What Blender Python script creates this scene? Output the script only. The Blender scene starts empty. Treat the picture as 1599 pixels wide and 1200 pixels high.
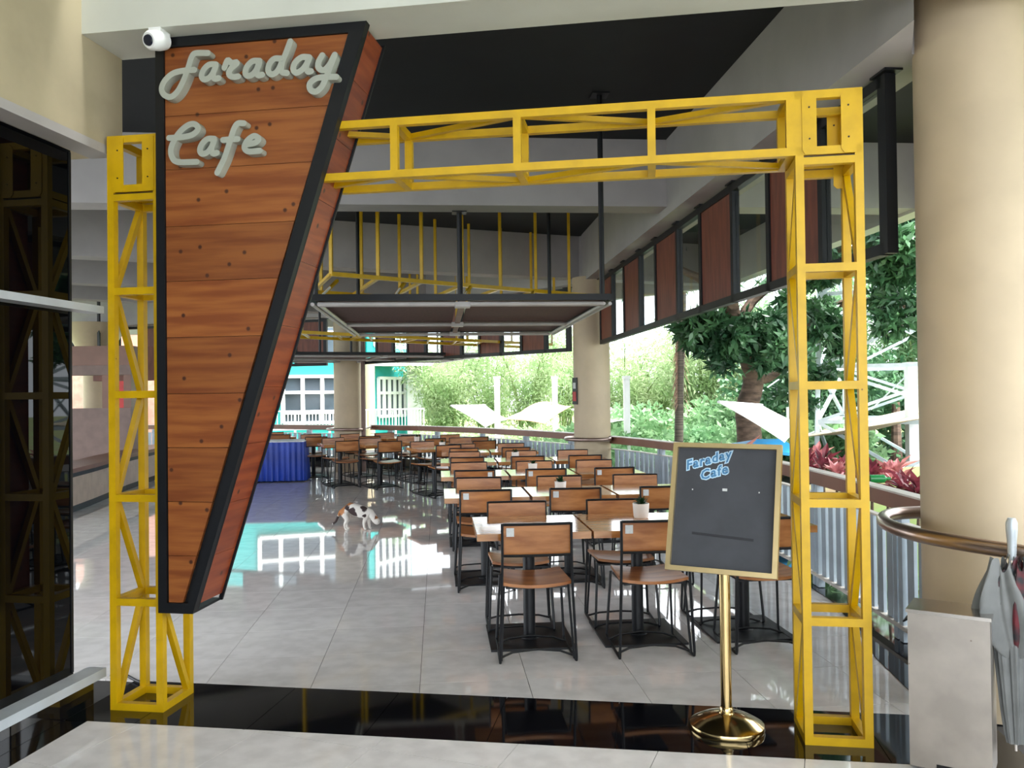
import bpy, math, random
import numpy as np
from mathutils import Vector, Matrix
random.seed(7); rng = np.random.default_rng(7)
C = bpy.context.scene.collection
sc = bpy.context.scene
# ---------------------------------------------------------------- camera, sky, exposure
YAW, PIT, ROL, EYE, FPX = .1578, .0128, -.0124, 1.5544, 1328.16
fw = Vector((-math.sin(YAW)*math.cos(PIT), math.cos(YAW)*math.cos(PIT), math.sin(PIT)))
rt = Vector((math.cos(YAW), math.sin(YAW), 0)); up = rt.cross(fw)
r2 = rt*math.cos(ROL)+up*math.sin(ROL); u2 = -rt*math.sin(ROL)+up*math.cos(ROL)
cd = bpy.data.cameras.new('camera'); cam = bpy.data.objects.new('camera', cd); C.objects.link(cam)
cd.sensor_width = 36; cd.lens = FPX/1599*36; cd.clip_end = 500; cd.clip_start = .05
m = Matrix((r2, u2, -fw)).transposed().to_4x4(); m.translation = (0, 0, EYE); cam.matrix_world = m
sc.camera = cam
sc.view_settings.view_transform = 'Standard'; sc.view_settings.look = 'None'
sc.view_settings.gamma = 1; sc.view_settings.use_curve_mapping = False
sc.view_settings.exposure = 1.95
w = bpy.data.worlds.new('overcast_sky'); sc.world = w; w.use_nodes = True
nt = w.node_tree; bg = nt.nodes['Background']
tc = nt.nodes.new('ShaderNodeTexCoord'); sx = nt.nodes.new('ShaderNodeSeparateXYZ'); rp = nt.nodes.new('ShaderNodeValToRGB')
nt.links.new(tc.outputs['Generated'], sx.inputs[0]); nt.links.new(sx.outputs['Z'], rp.inputs[0]); nt.links.new(rp.outputs[0], bg.inputs[0])
rp.color_ramp.elements[0].color = (.86, .93, 1.0, 1); rp.color_ramp.elements[1].color = (.93, .97, 1.0, 1); rp.color_ramp.elements[0].position = .0; rp.color_ramp.elements[1].position = .6
bg.inputs[1].default_value = 1.3
sl = bpy.data.lights.new('veiled_sun', 'SUN'); sl.energy = 4.0; sl.angle = math.radians(35); sl.color = (1, .98, .95); so = bpy.data.objects.new('veiled_sun', sl); C.objects.link(so)
so.rotation_euler = Vector((-.45, .12, -1)).to_track_quat('-Z', 'Y').to_euler()   # high, from the open right-hand side
sc.cycles.max_bounces = 9; sc.cycles.diffuse_bounces = 5; sc.cycles.glossy_bounces = 4; sc.cycles.transparent_max_bounces = 12
sc.cycles.caustics_reflective = False; sc.cycles.caustics_refractive = False; sc.cycles.sample_clamp_indirect = 6
# ---------------------------------------------------------------- frames of reference
CY = .2442                                    # the cafe grid is turned against the gate
def W(a, b, z=0): return Vector((a*math.cos(CY)-b*math.sin(CY), a*math.sin(CY)+b*math.cos(CY), z))
def K(u, Z, z=0): return Vector((u*math.cos(YAW)-Z*math.sin(YAW), u*math.sin(YAW)+Z*math.cos(YAW), z))
def ray(px, py): return fw+r2*((px-799.5)/FPX)-u2*((py-600)/FPX)
def at(px, py, Z):                            # point taken from a photograph pixel at ground distance Z
    d = ray(px, py); h = Vector((-math.sin(YAW), math.cos(YAW), 0)); return Vector((0, 0, EYE))+d*(Z/d.dot(h))
def lvl(px, py, z):                           # point worked back from a photograph pixel at height z
    d = ray(px, py); return Vector((0, 0, EYE))+d*((z-EYE)/d.z)
# ---------------------------------------------------------------- materials
def lin(c):
    return tuple((x/12.92 if x <= .04045 else ((x+.055)/1.055)**2.4) for x in [v/255 for v in c])
MATS = {}
def mat(name, rgb, rough=.5, metal=0., var=.08, scale=6, stretch=(1, 1, 1), bump=0., rand=0., spec=.5, coat=0., rgb2=None, trans=0., spots=None, detail=4):
    m = bpy.data.materials.new(name); m.use_nodes = True; MATS[name] = m
    n = m.node_tree.nodes; l = m.node_tree.links; b = n['Principled BSDF']
    c = lin(rgb)
    tc = n.new('ShaderNodeTexCoord'); mp = n.new('ShaderNodeMapping'); mp.inputs['Scale'].default_value = stretch
    l.new(tc.outputs['Object'], mp.inputs[0])
    if rand:
        oi = n.new('ShaderNodeObjectInfo'); vm = n.new('ShaderNodeVectorMath'); vm.operation = 'SCALE'; vm.inputs[0].default_value = (17, 31, 23)
        l.new(oi.outputs['Random'], vm.inputs['Scale']); l.new(vm.outputs[0], mp.inputs['Location'])
    no = n.new('ShaderNodeTexNoise'); no.inputs['Scale'].default_value = scale; no.inputs['Detail'].default_value = detail
    l.new(mp.outputs[0], no.inputs['Vector'])
    r = n.new('ShaderNodeValToRGB'); l.new(no.outputs['Fac'], r.inputs[0])
    d = lin(rgb2) if rgb2 else tuple(max(0, x*(1-2*var)) for x in c)
    r.color_ramp.elements[0].position = .36; r.color_ramp.elements[1].position = .62
    r.color_ramp.elements[0].color = (*d, 1); r.color_ramp.elements[1].color = (*[min(1, x*(1+(0 if rgb2 else var))) for x in c], 1)
    out = r.outputs[0]
    if rand:
        hv = n.new('ShaderNodeHueSaturation'); mr = n.new('ShaderNodeMapRange'); mr.inputs[3].default_value = 1-rand; mr.inputs[4].default_value = 1+rand
        l.new(oi.outputs['Random'], mr.inputs[0]); l.new(mr.outputs[0], hv.inputs['Value']); l.new(out, hv.inputs['Color']); out = hv.outputs[0]
    if spots:                                 # (colour, scale, threshold)
        vo = n.new('ShaderNodeTexVoronoi'); vo.inputs['Scale'].default_value = spots[1]; 
        if len(spots) > 3:
            se = n.new('ShaderNodeSeparateXYZ'); co = n.new('ShaderNodeCombineXYZ'); vo.voronoi_dimensions = '2D'; l.new(tc.outputs['Object'], se.inputs[0]); l.new(se.outputs[spots[3]], co.inputs[0]); l.new(se.outputs[2], co.inputs[1]); l.new(co.outputs[0], vo.inputs['Vector'])
        else: l.new(tc.outputs['Object'], vo.inputs['Vector'])
        mr2 = n.new('ShaderNodeMapRange'); mr2.inputs[1].default_value = spots[2]*.5; mr2.inputs[2].default_value = spots[2]; mr2.inputs[3].default_value = 1; mr2.inputs[4].default_value = 0
        mx = n.new('ShaderNodeMix'); mx.data_type = 'RGBA'; l.new(vo.outputs['Distance'], mr2.inputs[0]); l.new(mr2.outputs[0], mx.inputs[0])
        l.new(out, mx.inputs[6]); mx.inputs[7].default_value = (*lin(spots[0]), 1); out = mx.outputs[2]
    l.new(out, b.inputs['Base Color'])
    b.inputs['Roughness'].default_value = rough; b.inputs['Metallic'].default_value = metal
    b.inputs['Specular IOR Level'].default_value = spec; b.inputs['Coat Weight'].default_value = coat
    b.inputs['Coat Roughness'].default_value = .06
    if bump:
        bp = n.new('ShaderNodeBump'); bp.inputs['Strength'].default_value = bump; bp.inputs['Distance'].default_value = .01
        l.new(no.outputs['Fac'], bp.inputs['Height']); l.new(bp.outputs[0], b.inputs['Normal'])
    if trans:                                 # thin leaves / cloth pass light
        t = n.new('ShaderNodeBsdfTranslucent'); l.new(out, t.inputs[0]); mxs = n.new('ShaderNodeMixShader'); mxs.inputs[0].default_value = trans
        l.new(b.outputs[0], mxs.inputs[1]); l.new(t.outputs[0], mxs.inputs[2]); l.new(mxs.outputs[0], n['Material Output'].inputs[0])
    return m
def glassmat(name, tint=(.9, .95, .95), gl=.1):
    m = bpy.data.materials.new(name); m.use_nodes = True; n = m.node_tree.nodes; l = m.node_tree.links; n.remove(n['Principled BSDF'])
    t = n.new('ShaderNodeBsdfTransparent'); t.inputs[0].default_value = (*tint, 1); g = n.new('ShaderNodeBsdfGlossy'); g.inputs['Roughness'].default_value = .02
    f = n.new('ShaderNodeFresnel'); f.inputs[0].default_value = 1.45; x = n.new('ShaderNodeMixShader'); ge = n.new('ShaderNodeNewGeometry'); iv = n.new('ShaderNodeMath'); iv.operation = 'SUBTRACT'; iv.inputs[0].default_value = 1; l.new(ge.outputs['Backfacing'], iv.inputs[1]); mu = n.new('ShaderNodeMath'); mu.operation = 'MULTIPLY'; l.new(f.outputs[0], mu.inputs[0]); l.new(iv.outputs[0], mu.inputs[1]); l.new(mu.outputs[0], x.inputs[0]); l.new(t.outputs[0], x.inputs[1]); l.new(g.outputs[0], x.inputs[2])
    l.new(x.outputs[0], n['Material Output'].inputs[0]); return m
M_yel = mat('yellow_paint', (206, 164, 2), .38, var=.05, scale=9, spots=((120, 80, 20), 7, .035))
M_blk = mat('black_steel', (14, 16, 20), .45, var=.1, spec=.35)
M_blkp = mat('black_powder_steel', (17, 19, 24), .45, var=.15, scale=20, spec=.4)
M_signw = mat('sign_pine', (150, 88, 40), .42, rgb2=(122, 62, 24), scale=3, stretch=(.7, 1, 9), rand=.12, spots=((70, 32, 12), 4.6, .06, 0))
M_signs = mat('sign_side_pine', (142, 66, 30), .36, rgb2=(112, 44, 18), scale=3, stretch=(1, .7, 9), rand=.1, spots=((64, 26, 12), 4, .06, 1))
M_sletter = mat('grey_letter_paint', (168, 172, 160), .5, var=.03)
M_black_c = mat('black_ceiling_paint', (12, 17, 19), .7, var=.2, scale=2)
M_greyb = mat('grey_beam_plaster', (168, 164, 162), .8, var=.03, scale=3, bump=.15)
M_whiteb = mat('white_beam_plaster', (206, 208, 198), .75, var=.04, scale=1.5, bump=.1)
M_beige = mat('beige_render', (180, 168, 140), .85, var=.06, scale=2.5, bump=.3)
M_col = mat('cream_column_paint', (190, 172, 144), .55, var=.04, scale=3, bump=.1, spots=((176, 120, 70), 2.6, .028))
def tilemat(name, rgb, rgb2, rough, sc_=8):
    return mat(name, rgb, rough, rgb2=rgb2, scale=sc_, rand=.02, spec=.75, coat=.0)
M_tile = tilemat('cream_polished_tile', (230, 227, 226), (216, 213, 212), .035)
M_tileb = tilemat('black_granite_tile', (14, 15, 20), (8, 8, 12), .05, 90)
M_grout = mat('grey_grout', (60, 58, 57), .8)
M_alu = mat('brushed_aluminium', (190, 198, 204), .35, .3, var=.04)
M_dglass = mat('dark_tinted_glass', (3, 4, 6), .02, var=0, spec=.22)
M_glass = glassmat('clear_glass', (.95, .98, .98))
M_brownp = mat('red_brown_panel', (120, 62, 42), .5, rgb2=(98, 48, 32), scale=4, stretch=(6, 6, .8), rand=.08)
M_chairw = mat('oiled_chair_wood', (184, 124, 74), .28, rgb2=(146, 88, 46), scale=3.2, stretch=(1.2, 6, 6), rand=.1, spots=((110, 56, 26), 9, .07))
M_tablew = mat('table_top_wood', (190, 138, 88), .1, rgb2=(164, 106, 58), scale=3, stretch=(1, 7, 7), rand=.06)
M_tag = mat('white_label_paper', (214, 216, 216), .6, var=.04, scale=60)
M_brass = mat('polished_brass', (216, 190, 136), .14, 1., var=.04)
M_brassf = mat('satin_brass_frame', (214, 192, 146), .3, .8, var=.04)
M_board = mat('dark_felt_board', (66, 68, 74), .7, var=.06, scale=8)
M_blue = mat('sticker_blue', (70, 130, 176), .5); M_lblue = mat('sticker_pale_blue', (196, 226, 246), .5)
M_steel = mat('stainless_steel', (196, 190, 184), .22, 1., var=.06, scale=4, spots=((120, 110, 100), 14, .05))
M_ring = mat('rail_loop_steel', (168, 148, 138), .3, .9, var=.05)
M_steelp = mat('bin_scuffed_steel', (176, 168, 160), .34, .75, var=.07, scale=5, spots=((130, 120, 110), 16, .07))
M_rail = mat('brown_painted_timber', (128, 88, 70), .45, var=.06, scale=3)
M_railtop = mat('rail_top_strip', (212, 206, 198), .4)
M_slat = mat('blue_grey_slat', (172, 186, 198), .5, var=.05, scale=5)
M_cloth = mat('blue_satin_cloth', (20, 62, 170), .45, var=.12, scale=3)
M_whitecl = mat('white_table_cloth', (220, 222, 226), .7)
M_pot = mat('white_ceramic', (236, 232, 226), .35, var=.02)
M_soil = mat('dark_soil', (50, 40, 32), .9)
M_leafd = mat('pot_leaf_green', (40, 84, 40), .45, rgb2=(26, 60, 30), scale=12, trans=.2)
M_bam = mat('bamboo_leaf', (180, 196, 154), .55, rgb2=(142, 174, 116), scale=1.2, trans=.45)  # pale leaves, lightened further so the colour stands in for distant haze
M_bam2 = mat('bamboo_leaf_deep', (150, 184, 136), .55, rgb2=(104, 148, 102), scale=1.2, trans=.4)
M_culm = mat('bamboo_culm', (112, 130, 78), .5, var=.15)
M_mango = mat('mango_leaf', (84, 126, 84), .35, rgb2=(44, 84, 56), scale=2.5, trans=.2)
M_bark = mat('grey_brown_bark', (120, 98, 82), .85, rgb2=(74, 60, 50), scale=5, stretch=(1, 1, 3), bump=.8)
M_palm = mat('palm_trunk_bark', (112, 104, 92), .85, rgb2=(66, 60, 54), scale=5, stretch=(.3, .3, 9), bump=.6)
M_dry = mat('dry_palm_frond', (170, 140, 120), .8, var=.1)
M_red = mat('crimson_leaf', (150, 70, 82), .45, rgb2=(92, 36, 50), scale=6, trans=.25)
M_pink = mat('pink_leaf', (216, 150, 150), .45, rgb2=(150, 84, 90), scale=6, trans=.25)
M_lawn = mat('lawn', (108, 140, 72), .9, rgb2=(120, 104, 76), scale=1.5)
M_white = mat('white_paint', (236, 238, 238), .5, var=.02)
M_galv = mat('galvanised_steel', (206, 218, 224), .45, .2, var=.06, scale=8)
M_sail = mat('cream_sail_cloth', (244, 236, 214), .7, var=.03, trans=.35)
M_sailw = mat('white_sail_cloth', (250, 250, 248), .7, var=.01, trans=.3)
M_sailt = mat('tan_sail_cloth', (186, 164, 128), .7, var=.03, trans=.2); M_sailc = mat('ivory_sail_cloth', (212, 202, 178), .7, var=.03, trans=.2)
M_teal = mat('teal_wall_paint', (40, 160, 158), .7, var=.03)
M_pane = mat('distant_window_pane', (70, 82, 92), .1, var=.2, scale=.5)
M_tarp = mat('blue_tarpaulin', (30, 150, 210), .5, var=.05)
M_mesh = mat('brown_mesh_board', (84, 50, 44), .7, rgb2=(56, 32, 28), scale=40)
M_pipe = mat('grey_white_conduit', (176, 172, 170), .4, var=.05)
M_umb = mat('umbrella_grey_cloth', (122, 124, 124), .55, var=.08, scale=8)
M_umbin = mat('umbrella_dark_tartan', (38, 44, 48), .6, rgb2=(110, 34, 44), scale=22)
M_redpanel = mat('red_panel', (190, 40, 40), .5); M_pinkw = mat('salmon_wall', (224, 170, 150), .7)
M_counter = mat('beige_counter_front', (186, 166, 150), .5, var=.05)
M_kiosk = mat('taupe_kiosk_wall', (128, 106, 98), .6, var=.05)
# ---------------------------------------------------------------- mesh helpers
ORG = {}
class MB:
    def __init__(s): s.v = []; s.f = []; s.sm = []
    def add(s, vs, fs, smooth=False):
        o = len(s.v); s.v += [tuple(v) for v in vs]; s.f += [tuple(i+o for i in f) for f in fs]; s.sm += [smooth]*len(fs); return s
    def box(s, c, d, rz=0, M=None):
        c = Vector(c); R = M or Matrix.Rotation(rz, 3, 'Z'); vs = []
        for x in (-.5, .5):
            for y in (-.5, .5):
                for z in (-.5, .5): vs.append(c+R@Vector((x*d[0], y*d[1], z*d[2])))
        return s.add(vs, [(0, 1, 3, 2), (4, 6, 7, 5), (0, 4, 5, 1), (2, 3, 7, 6), (0, 2, 6, 4), (1, 5, 7, 3)])
    def bar(s, p, q, w, h=None, upv=(0, 0, 1)):   # square tube from p to q
        p = Vector(p); q = Vector(q); h = h or w; d = (q-p); L = d.length; d = d/L; u = Vector(upv)
        if abs(d.dot(u)) > .98: u = Vector((0, 1, 0))
        x = d.cross(u).normalized(); y = x.cross(d)
        return s.box((p+q)/2, (w, L, h), M=Matrix((x, d, y)).transposed())
    def tube(s, pts, r, n=8, smooth=True, close=False):
        pts = [Vector(p) for p in pts]; rs = r if isinstance(r, (list, tuple)) else [r]*len(pts); o = []; prev = None
        for i, p in enumerate(pts):
            a = pts[i-1] if i else (pts[-1] if close else p); b = pts[(i+1) % len(pts)] if (i < len(pts)-1 or close) else p
            t = (b-a).normalized()
            if prev is None:
                g = Vector((0, 0, 1)) if abs(t.z) < .9 else Vector((1, 0, 0)); x = t.cross(g).normalized()
            else:
                x = (prev-t*prev.dot(t)); x = x.normalized() if x.length > 1e-6 else t.orthogonal().normalized()
            prev = x; y = t.cross(x)
            o += [p+(x*math.cos(2*math.pi*k/n)+y*math.sin(2*math.pi*k/n))*rs[i] for k in range(n)]
        fs = []; m_ = len(pts)
        for i in range(m_ if close else m_-1):
            j = (i+1) % m_
            for k in range(n): fs.append((i*n+k, i*n+(k+1) % n, j*n+(k+1) % n, j*n+k))
        if not close: fs += [tuple(range(n))[::-1], tuple((m_-1)*n+k for k in range(n))]
        return s.add(o, fs, smooth)
    def lathe(s, c, prof, n=24, smooth=True):
        c = Vector(c); o = []; fs = []
        for r, z in prof: o += [c+Vector((r*math.cos(2*math.pi*k/n), r*math.sin(2*math.pi*k/n), z)) for k in range(n)]
        for i in range(len(prof)-1):
            for k in range(n): fs.append((i*n+k, i*n+(k+1) % n, (i+1)*n+(k+1) % n, (i+1)*n+k))
        if prof[0][0] > 1e-4: fs.append(tuple(range(n))[::-1])
        if prof[-1][0] > 1e-4: fs.append(tuple((len(prof)-1)*n+k for k in range(n)))
        return s.add(o, fs, smooth)
    def prism(s, poly, d):                    # polygon (3D points) swept by vector d
        n = len(poly); d = Vector(d); P = [Vector(p) for p in poly]
        return s.add(P+[p+d for p in P], [tuple(range(n)), tuple(range(2*n-1, n-1, -1))]+[(i, i+n, (i+1) % n+n, (i+1) % n) for i in range(n)])
    def build(s, name, m, parent=None, base=None):
        me = bpy.data.meshes.new(name)
        if parent is not None: off = ORG.get(parent.name, Vector((0, 0, 0)))
        elif base is not None: off = Vector(base)
        else:
            a = np.array(s.v); off = Vector(((a[:, 0].min()+a[:, 0].max())/2, (a[:, 1].min()+a[:, 1].max())/2, a[:, 2].min()))
        me.from_pydata([tuple(Vector(v)-off) for v in s.v], [], s.f); me.polygons.foreach_set('use_smooth', s.sm)
        import bmesh
        b = bmesh.new(); b.from_mesh(me); bmesh.ops.recalc_face_normals(b, faces=b.faces); b.to_mesh(me); b.free()
        if any(s.sm):
            try: me.set_sharp_from_angle(angle=math.radians(40))
            except Exception: pass
        me.materials.append(m); o = bpy.data.objects.new(name, me); C.objects.link(o)
        if parent is not None: o.parent = parent; ORG[o.name] = off
        else: o.location = off; ORG[o.name] = off
        return o
def tag(o, label=None, cat=None, group=None, kind=None):
    if label: o['label'] = label
    if cat: o['category'] = cat
    if group: o['group'] = group
    if kind: o['kind'] = kind
    return o
def struct(o, label=None): o['kind'] = 'structure'; (label and tag(o, label)); return o
def thing(name, loc, label, cat, group=None, rz=0, kind=None):
    o = bpy.data.objects.new(name, None); C.objects.link(o); o.location = loc; o.rotation_euler = (0, 0, rz); o.empty_display_size = .1
    ORG[o.name] = Vector(loc); return tag(o, label, cat, group, kind)
def copy_tree(o, parent=None):
    c = o.copy(); C.objects.link(c); c.parent = parent
    for ch in [x for x in list(o.children)]: copy_tree(ch, c)
    return c
def smooth_path(pts, k=5):
    P = [np.array(p, float) for p in pts]; P = [2*P[0]-P[1]]+P+[2*P[-1]-P[-2]]; out = []
    for i in range(1, len(P)-2):
        for j in range(k):
            t = j/k; a, b, c, d = P[i-1:i+3]
            out.append(.5*((2*b)+(-a+c)*t+(2*a-5*b+4*c-d)*t*t+(-a+3*b-3*c+d)*t**3))
    out.append(P[-2]); return out
def clip(poly, n, c):                         # keep x.n <= c
    out = []
    for i in range(len(poly)):
        p, q = poly[i], poly[(i+1) % len(poly)]; dp = p[0]*n[0]+p[1]*n[1]-c; dq = q[0]*n[0]+q[1]*n[1]-c
        if dp <= 0: out.append(p)
        if dp*dq < 0: t = dp/(dp-dq); out.append((p[0]+(q[0]-p[0])*t, p[1]+(q[1]-p[1])*t))
    return out
# ================================================================ SETTING: floors
ZC, ZB = 3.97, 3.3                            # ceiling and beam undersides
floor = struct(MB().box((-4.0, 8.0, -.16), (26, 32, .30)).build('floor', M_grout, base=(0, 0, 0)))
WX = -2.82
def tiles(parent, ang, ox, oy, s, clips, mt, gap, lim, name='tile', xr=(-60, 60), yr=(-60, 60)):
    ca, sa = math.cos(ang), math.sin(ang); full = None; L = []
    for i in range(*xr):
        for j in range(*yr):
            q = [(i*s+gap/2, j*s+gap/2), ((i+1)*s-gap/2, j*s+gap/2), ((i+1)*s-gap/2, (j+1)*s-gap/2), (i*s+gap/2, (j+1)*s-gap/2)]
            p = [(ox+x*ca-y*sa, oy+x*sa+y*ca) for x, y in q]; n0 = list(p)
            for n, c in clips:
                p = clip(p, n, c)
                if len(p) < 3: break
            if len(p) < 3: continue
            cx = sum(v[0] for v in p)/len(p); cy = sum(v[1] for v in p)/len(p)
            L.append((math.hypot(cx, cy), p, p == n0, cx, cy))
    L.sort(key=lambda t: t[0]); rest = MB()
    for k, (d, p, isfull, cx, cy) in enumerate(L):
        if k < lim:
            if isfull and full is not None:
                o = full.copy(); C.objects.link(o); o.location = (cx, cy, 0); continue
            b = MB().prism([(x, y, -.012) for x, y in p], (0, 0, .012)); o = b.build(name, mt, parent)
            c = Vector((cx, cy, 0)); o.data.transform(Matrix.Translation(-c)); o.location = c
            if isfull: full = o
        else: rest.prism([(x, y, -.012) for x, y in p], (0, 0, .012))
    if rest.v: tag(rest.build(name, mt, parent), kind='stuff')
YB0, YB1 = 3.762, 4.335                       # the black threshold band
# cafe tiles, turned with the cafe grid; joints meet the band joints
s_c = .6*math.cos(CY)
tiles(floor, CY, -1.80, YB1, s_c, [((0, -1), -YB1-.002), ((1, 0), 3.6), ((-1, 0), 12), ((0, 1), 22), ((math.cos(CY), math.sin(CY)), 3.05), ((.5, .866), 16.3)], M_tile, .003, 190, xr=(-30, 14), yr=(-6, 36))
tiles(floor, 0, -1.80-3*.6, YB0, YB1-YB0, [((-1, 0), 2.82)], M_tileb, .003, 20, xr=(-2, 9), yr=(0, 1))
LA = -.20                                     # lobby tiles turn the other way
lo = lvl(402, 1143, 0)
tiles(floor, LA, lo.x, lo.y, .6, [((0, 1), YB0-.002), ((-1, 0), 2.70), ((1, 0), 4.2), ((0, -1), 5.0)], M_tile, .003, 90, xr=(-20, 20), yr=(-20, 20))
MBb = MB().box((-2.762, .4, -.006), (.118, 6.7, .012)).build('tile', M_tileb, floor)
# ---------------------------------------------------------------- ceilings and beams
_e = [W(4.75, -.45), W(4.75, 13.6), W(-.5, 20.7), W(-9, 24.0)]
cl = MB().prism([(_e[0].x, 3.9, ZC), (_e[0].x, 3.98, ZC)]+[(v.x, v.y, ZC) for v in _e[1:]]+[(-16, _e[3].y-2, ZC), (-16, 3.9, ZC)], (0, 0, .3)).build('ceiling', M_black_c)
struct(cl)
lc = MB().box((-.2, -.9, ZC+.15), (9, 9.12, .3)).build('ceiling', M_whiteb); struct(lc)
n_ = [0]
def trim(mb, m):
    n_[0] += 1; return struct(mb.build('trim_%d' % n_[0], m))
def beam(p, q, w, z0, z1, m, side=0):
    p = Vector(p); q = Vector(q); d = (q-p).normalized(); nrm = Vector((-d.y, d.x, 0)); c0 = p+nrm*w*side/2; c1 = q+nrm*w*side/2
    b = MB(); b.bar((c0.x, c0.y, (z0+z1)/2), (c1.x, c1.y, (z0+z1)/2), w, z1-z0); return trim(b, m)
beam((-2.70, 3.912, 0), (5.0, 3.912, 0), .328, 3.341, 4.1, M_whiteb)            # lobby front beam over the sign
bm1 = beam(W(-9, 8.07), W(4.7, 8.07), .30, ZB+.03, ZC, M_greyb)              # cross beam over the first tables
P0, P1, P2, P3 = W(2.62, 3.99), W(2.32, 12.75), W(-1.9, 18.25), W(-9, 21.0)
trim(MB().prism([W(a, b_, ZB-.05) for a, b_ in ((2.19, 3.70), (2.40, 4.08), (2.61, 4.08), (2.61, 12.75), (2.19, 12.75))], (0, 0, ZC-ZB+.05)), M_greyb)
beam(W(2.4, 12.9), P2, .42, ZB-.05, ZC, M_greyb); beam(P2, P3, .42, ZB-.05, ZC, M_greyb)
for a, b, w_ in ((K(-9.5, 8.9), K(3.6, 14.2), .32), (K(-9.0, 11.6), K(1.0, 17.4), .3), (K(-12, 11.5), K(-3.45, 18.3), .32)):
    beam(a, b, w_, ZB+.03, ZC, M_greyb)
# outer eave with its own soffit edge
E0, E1, E2, E3 = W(4.75, 1.0), W(4.75, 13.6), W(-.5, 20.7), W(-9, 24.0)
for a, b in ((E0, E1), (E1, E2), (E2, E3)): beam(a, b, .18, ZB, ZC+.3, M_whiteb)
# ---------------------------------------------------------------- left wall with dark glazing
w1 = struct(MB().box((-2.95, .245, 3.42), (.5, 7.65, 1.18)).build('wall_left', M_beige))
struct(MB().box((-3.02, .1, 1.42), (.30, 7.5, 2.78)).build('wall_left_core', M_black_c)).name = 'wall_left.001'
wn = struct(MB().box((-2.857, .08, 1.5), (.02, 7.56, 2.62)).build('window_1', M_dglass))
MB().box((-2.80, .24, .165), (.10, 7.48, .045)).build('window_sill', M_alu, wn)
MB().box((-2.80, .24, 2.017), (.10, 7.48, .036)).build('window_frame', M_alu, wn)
MB().box((-2.76, .24, 2.825), (.13, 7.5, .045)).build('window_frame', M_greyb, wn)
for y in (3.85, 1.4): MB().box((-2.852, y, 1.5), (.02, .015, 2.6)).build('window_frame', M_blk, wn)
bs = struct(MB().box((-2.86, .24, .07), (.06, 7.48, .14)).build('baseboard_left', M_grout))
for k in range(13):
    MB().box((-2.826, 3.98-.3-k*.58+.012, .069), (.012, .572, .136)).build('tile', M_tileb, bs)
# ---------------------------------------------------------------- columns
def column(name, c, r, label, z1=ZB, m=M_col):
    o = MB().lathe((c.x, c.y, 0), [(r, 0), (r, .8), (r, 1.6), (r, 2.4), (r, z1)], 48).build(name, m); return tag(o, label, 'column')
c1 = Vector((1.64, 4.54, 0)); c2 = W(2.30, 12.65); c3 = W(-1.9, 18.1)
column('round_column', c1, .285, 'thick cream round column at the right edge, in front of the lobby rail', ZC)
column('round_column', c2, .275, 'cream round column in the middle distance carrying a small dark notice')
column('round_column', c3, .285, 'farthest round column, in front of the teal building, with a pipe beside it')
np_ = c2+K(-.262, -.096); np_.z = 1.60; nx = K(-math.cos(.35), -math.sin(.35))
po = MB().box(np_, (.16, .012, .40), rz=YAW-1.22); o = tag(po.build('notice', M_blk), 'small black notice taped to the side of the middle column', 'notice')
MB().box(np_+nx*.008+Vector((0, 0, .08)), (.09, .006, .09), rz=YAW-1.22).build('printed_ring', M_tag, o); MB().box(np_+nx*.008-Vector((0, 0, .08)), (.11, .006, .14), rz=YAW-1.22).build('printed_block', M_redpanel, o)
pp = at(567, 600, 17.7); tag(MB().tube([(pp.x, pp.y, 0), (pp.x, pp.y, 3.25)], .045, 10).build('drain_pipe', M_kiosk), 'slim dark drain pipe standing against the farthest column', 'pipe')
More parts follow.
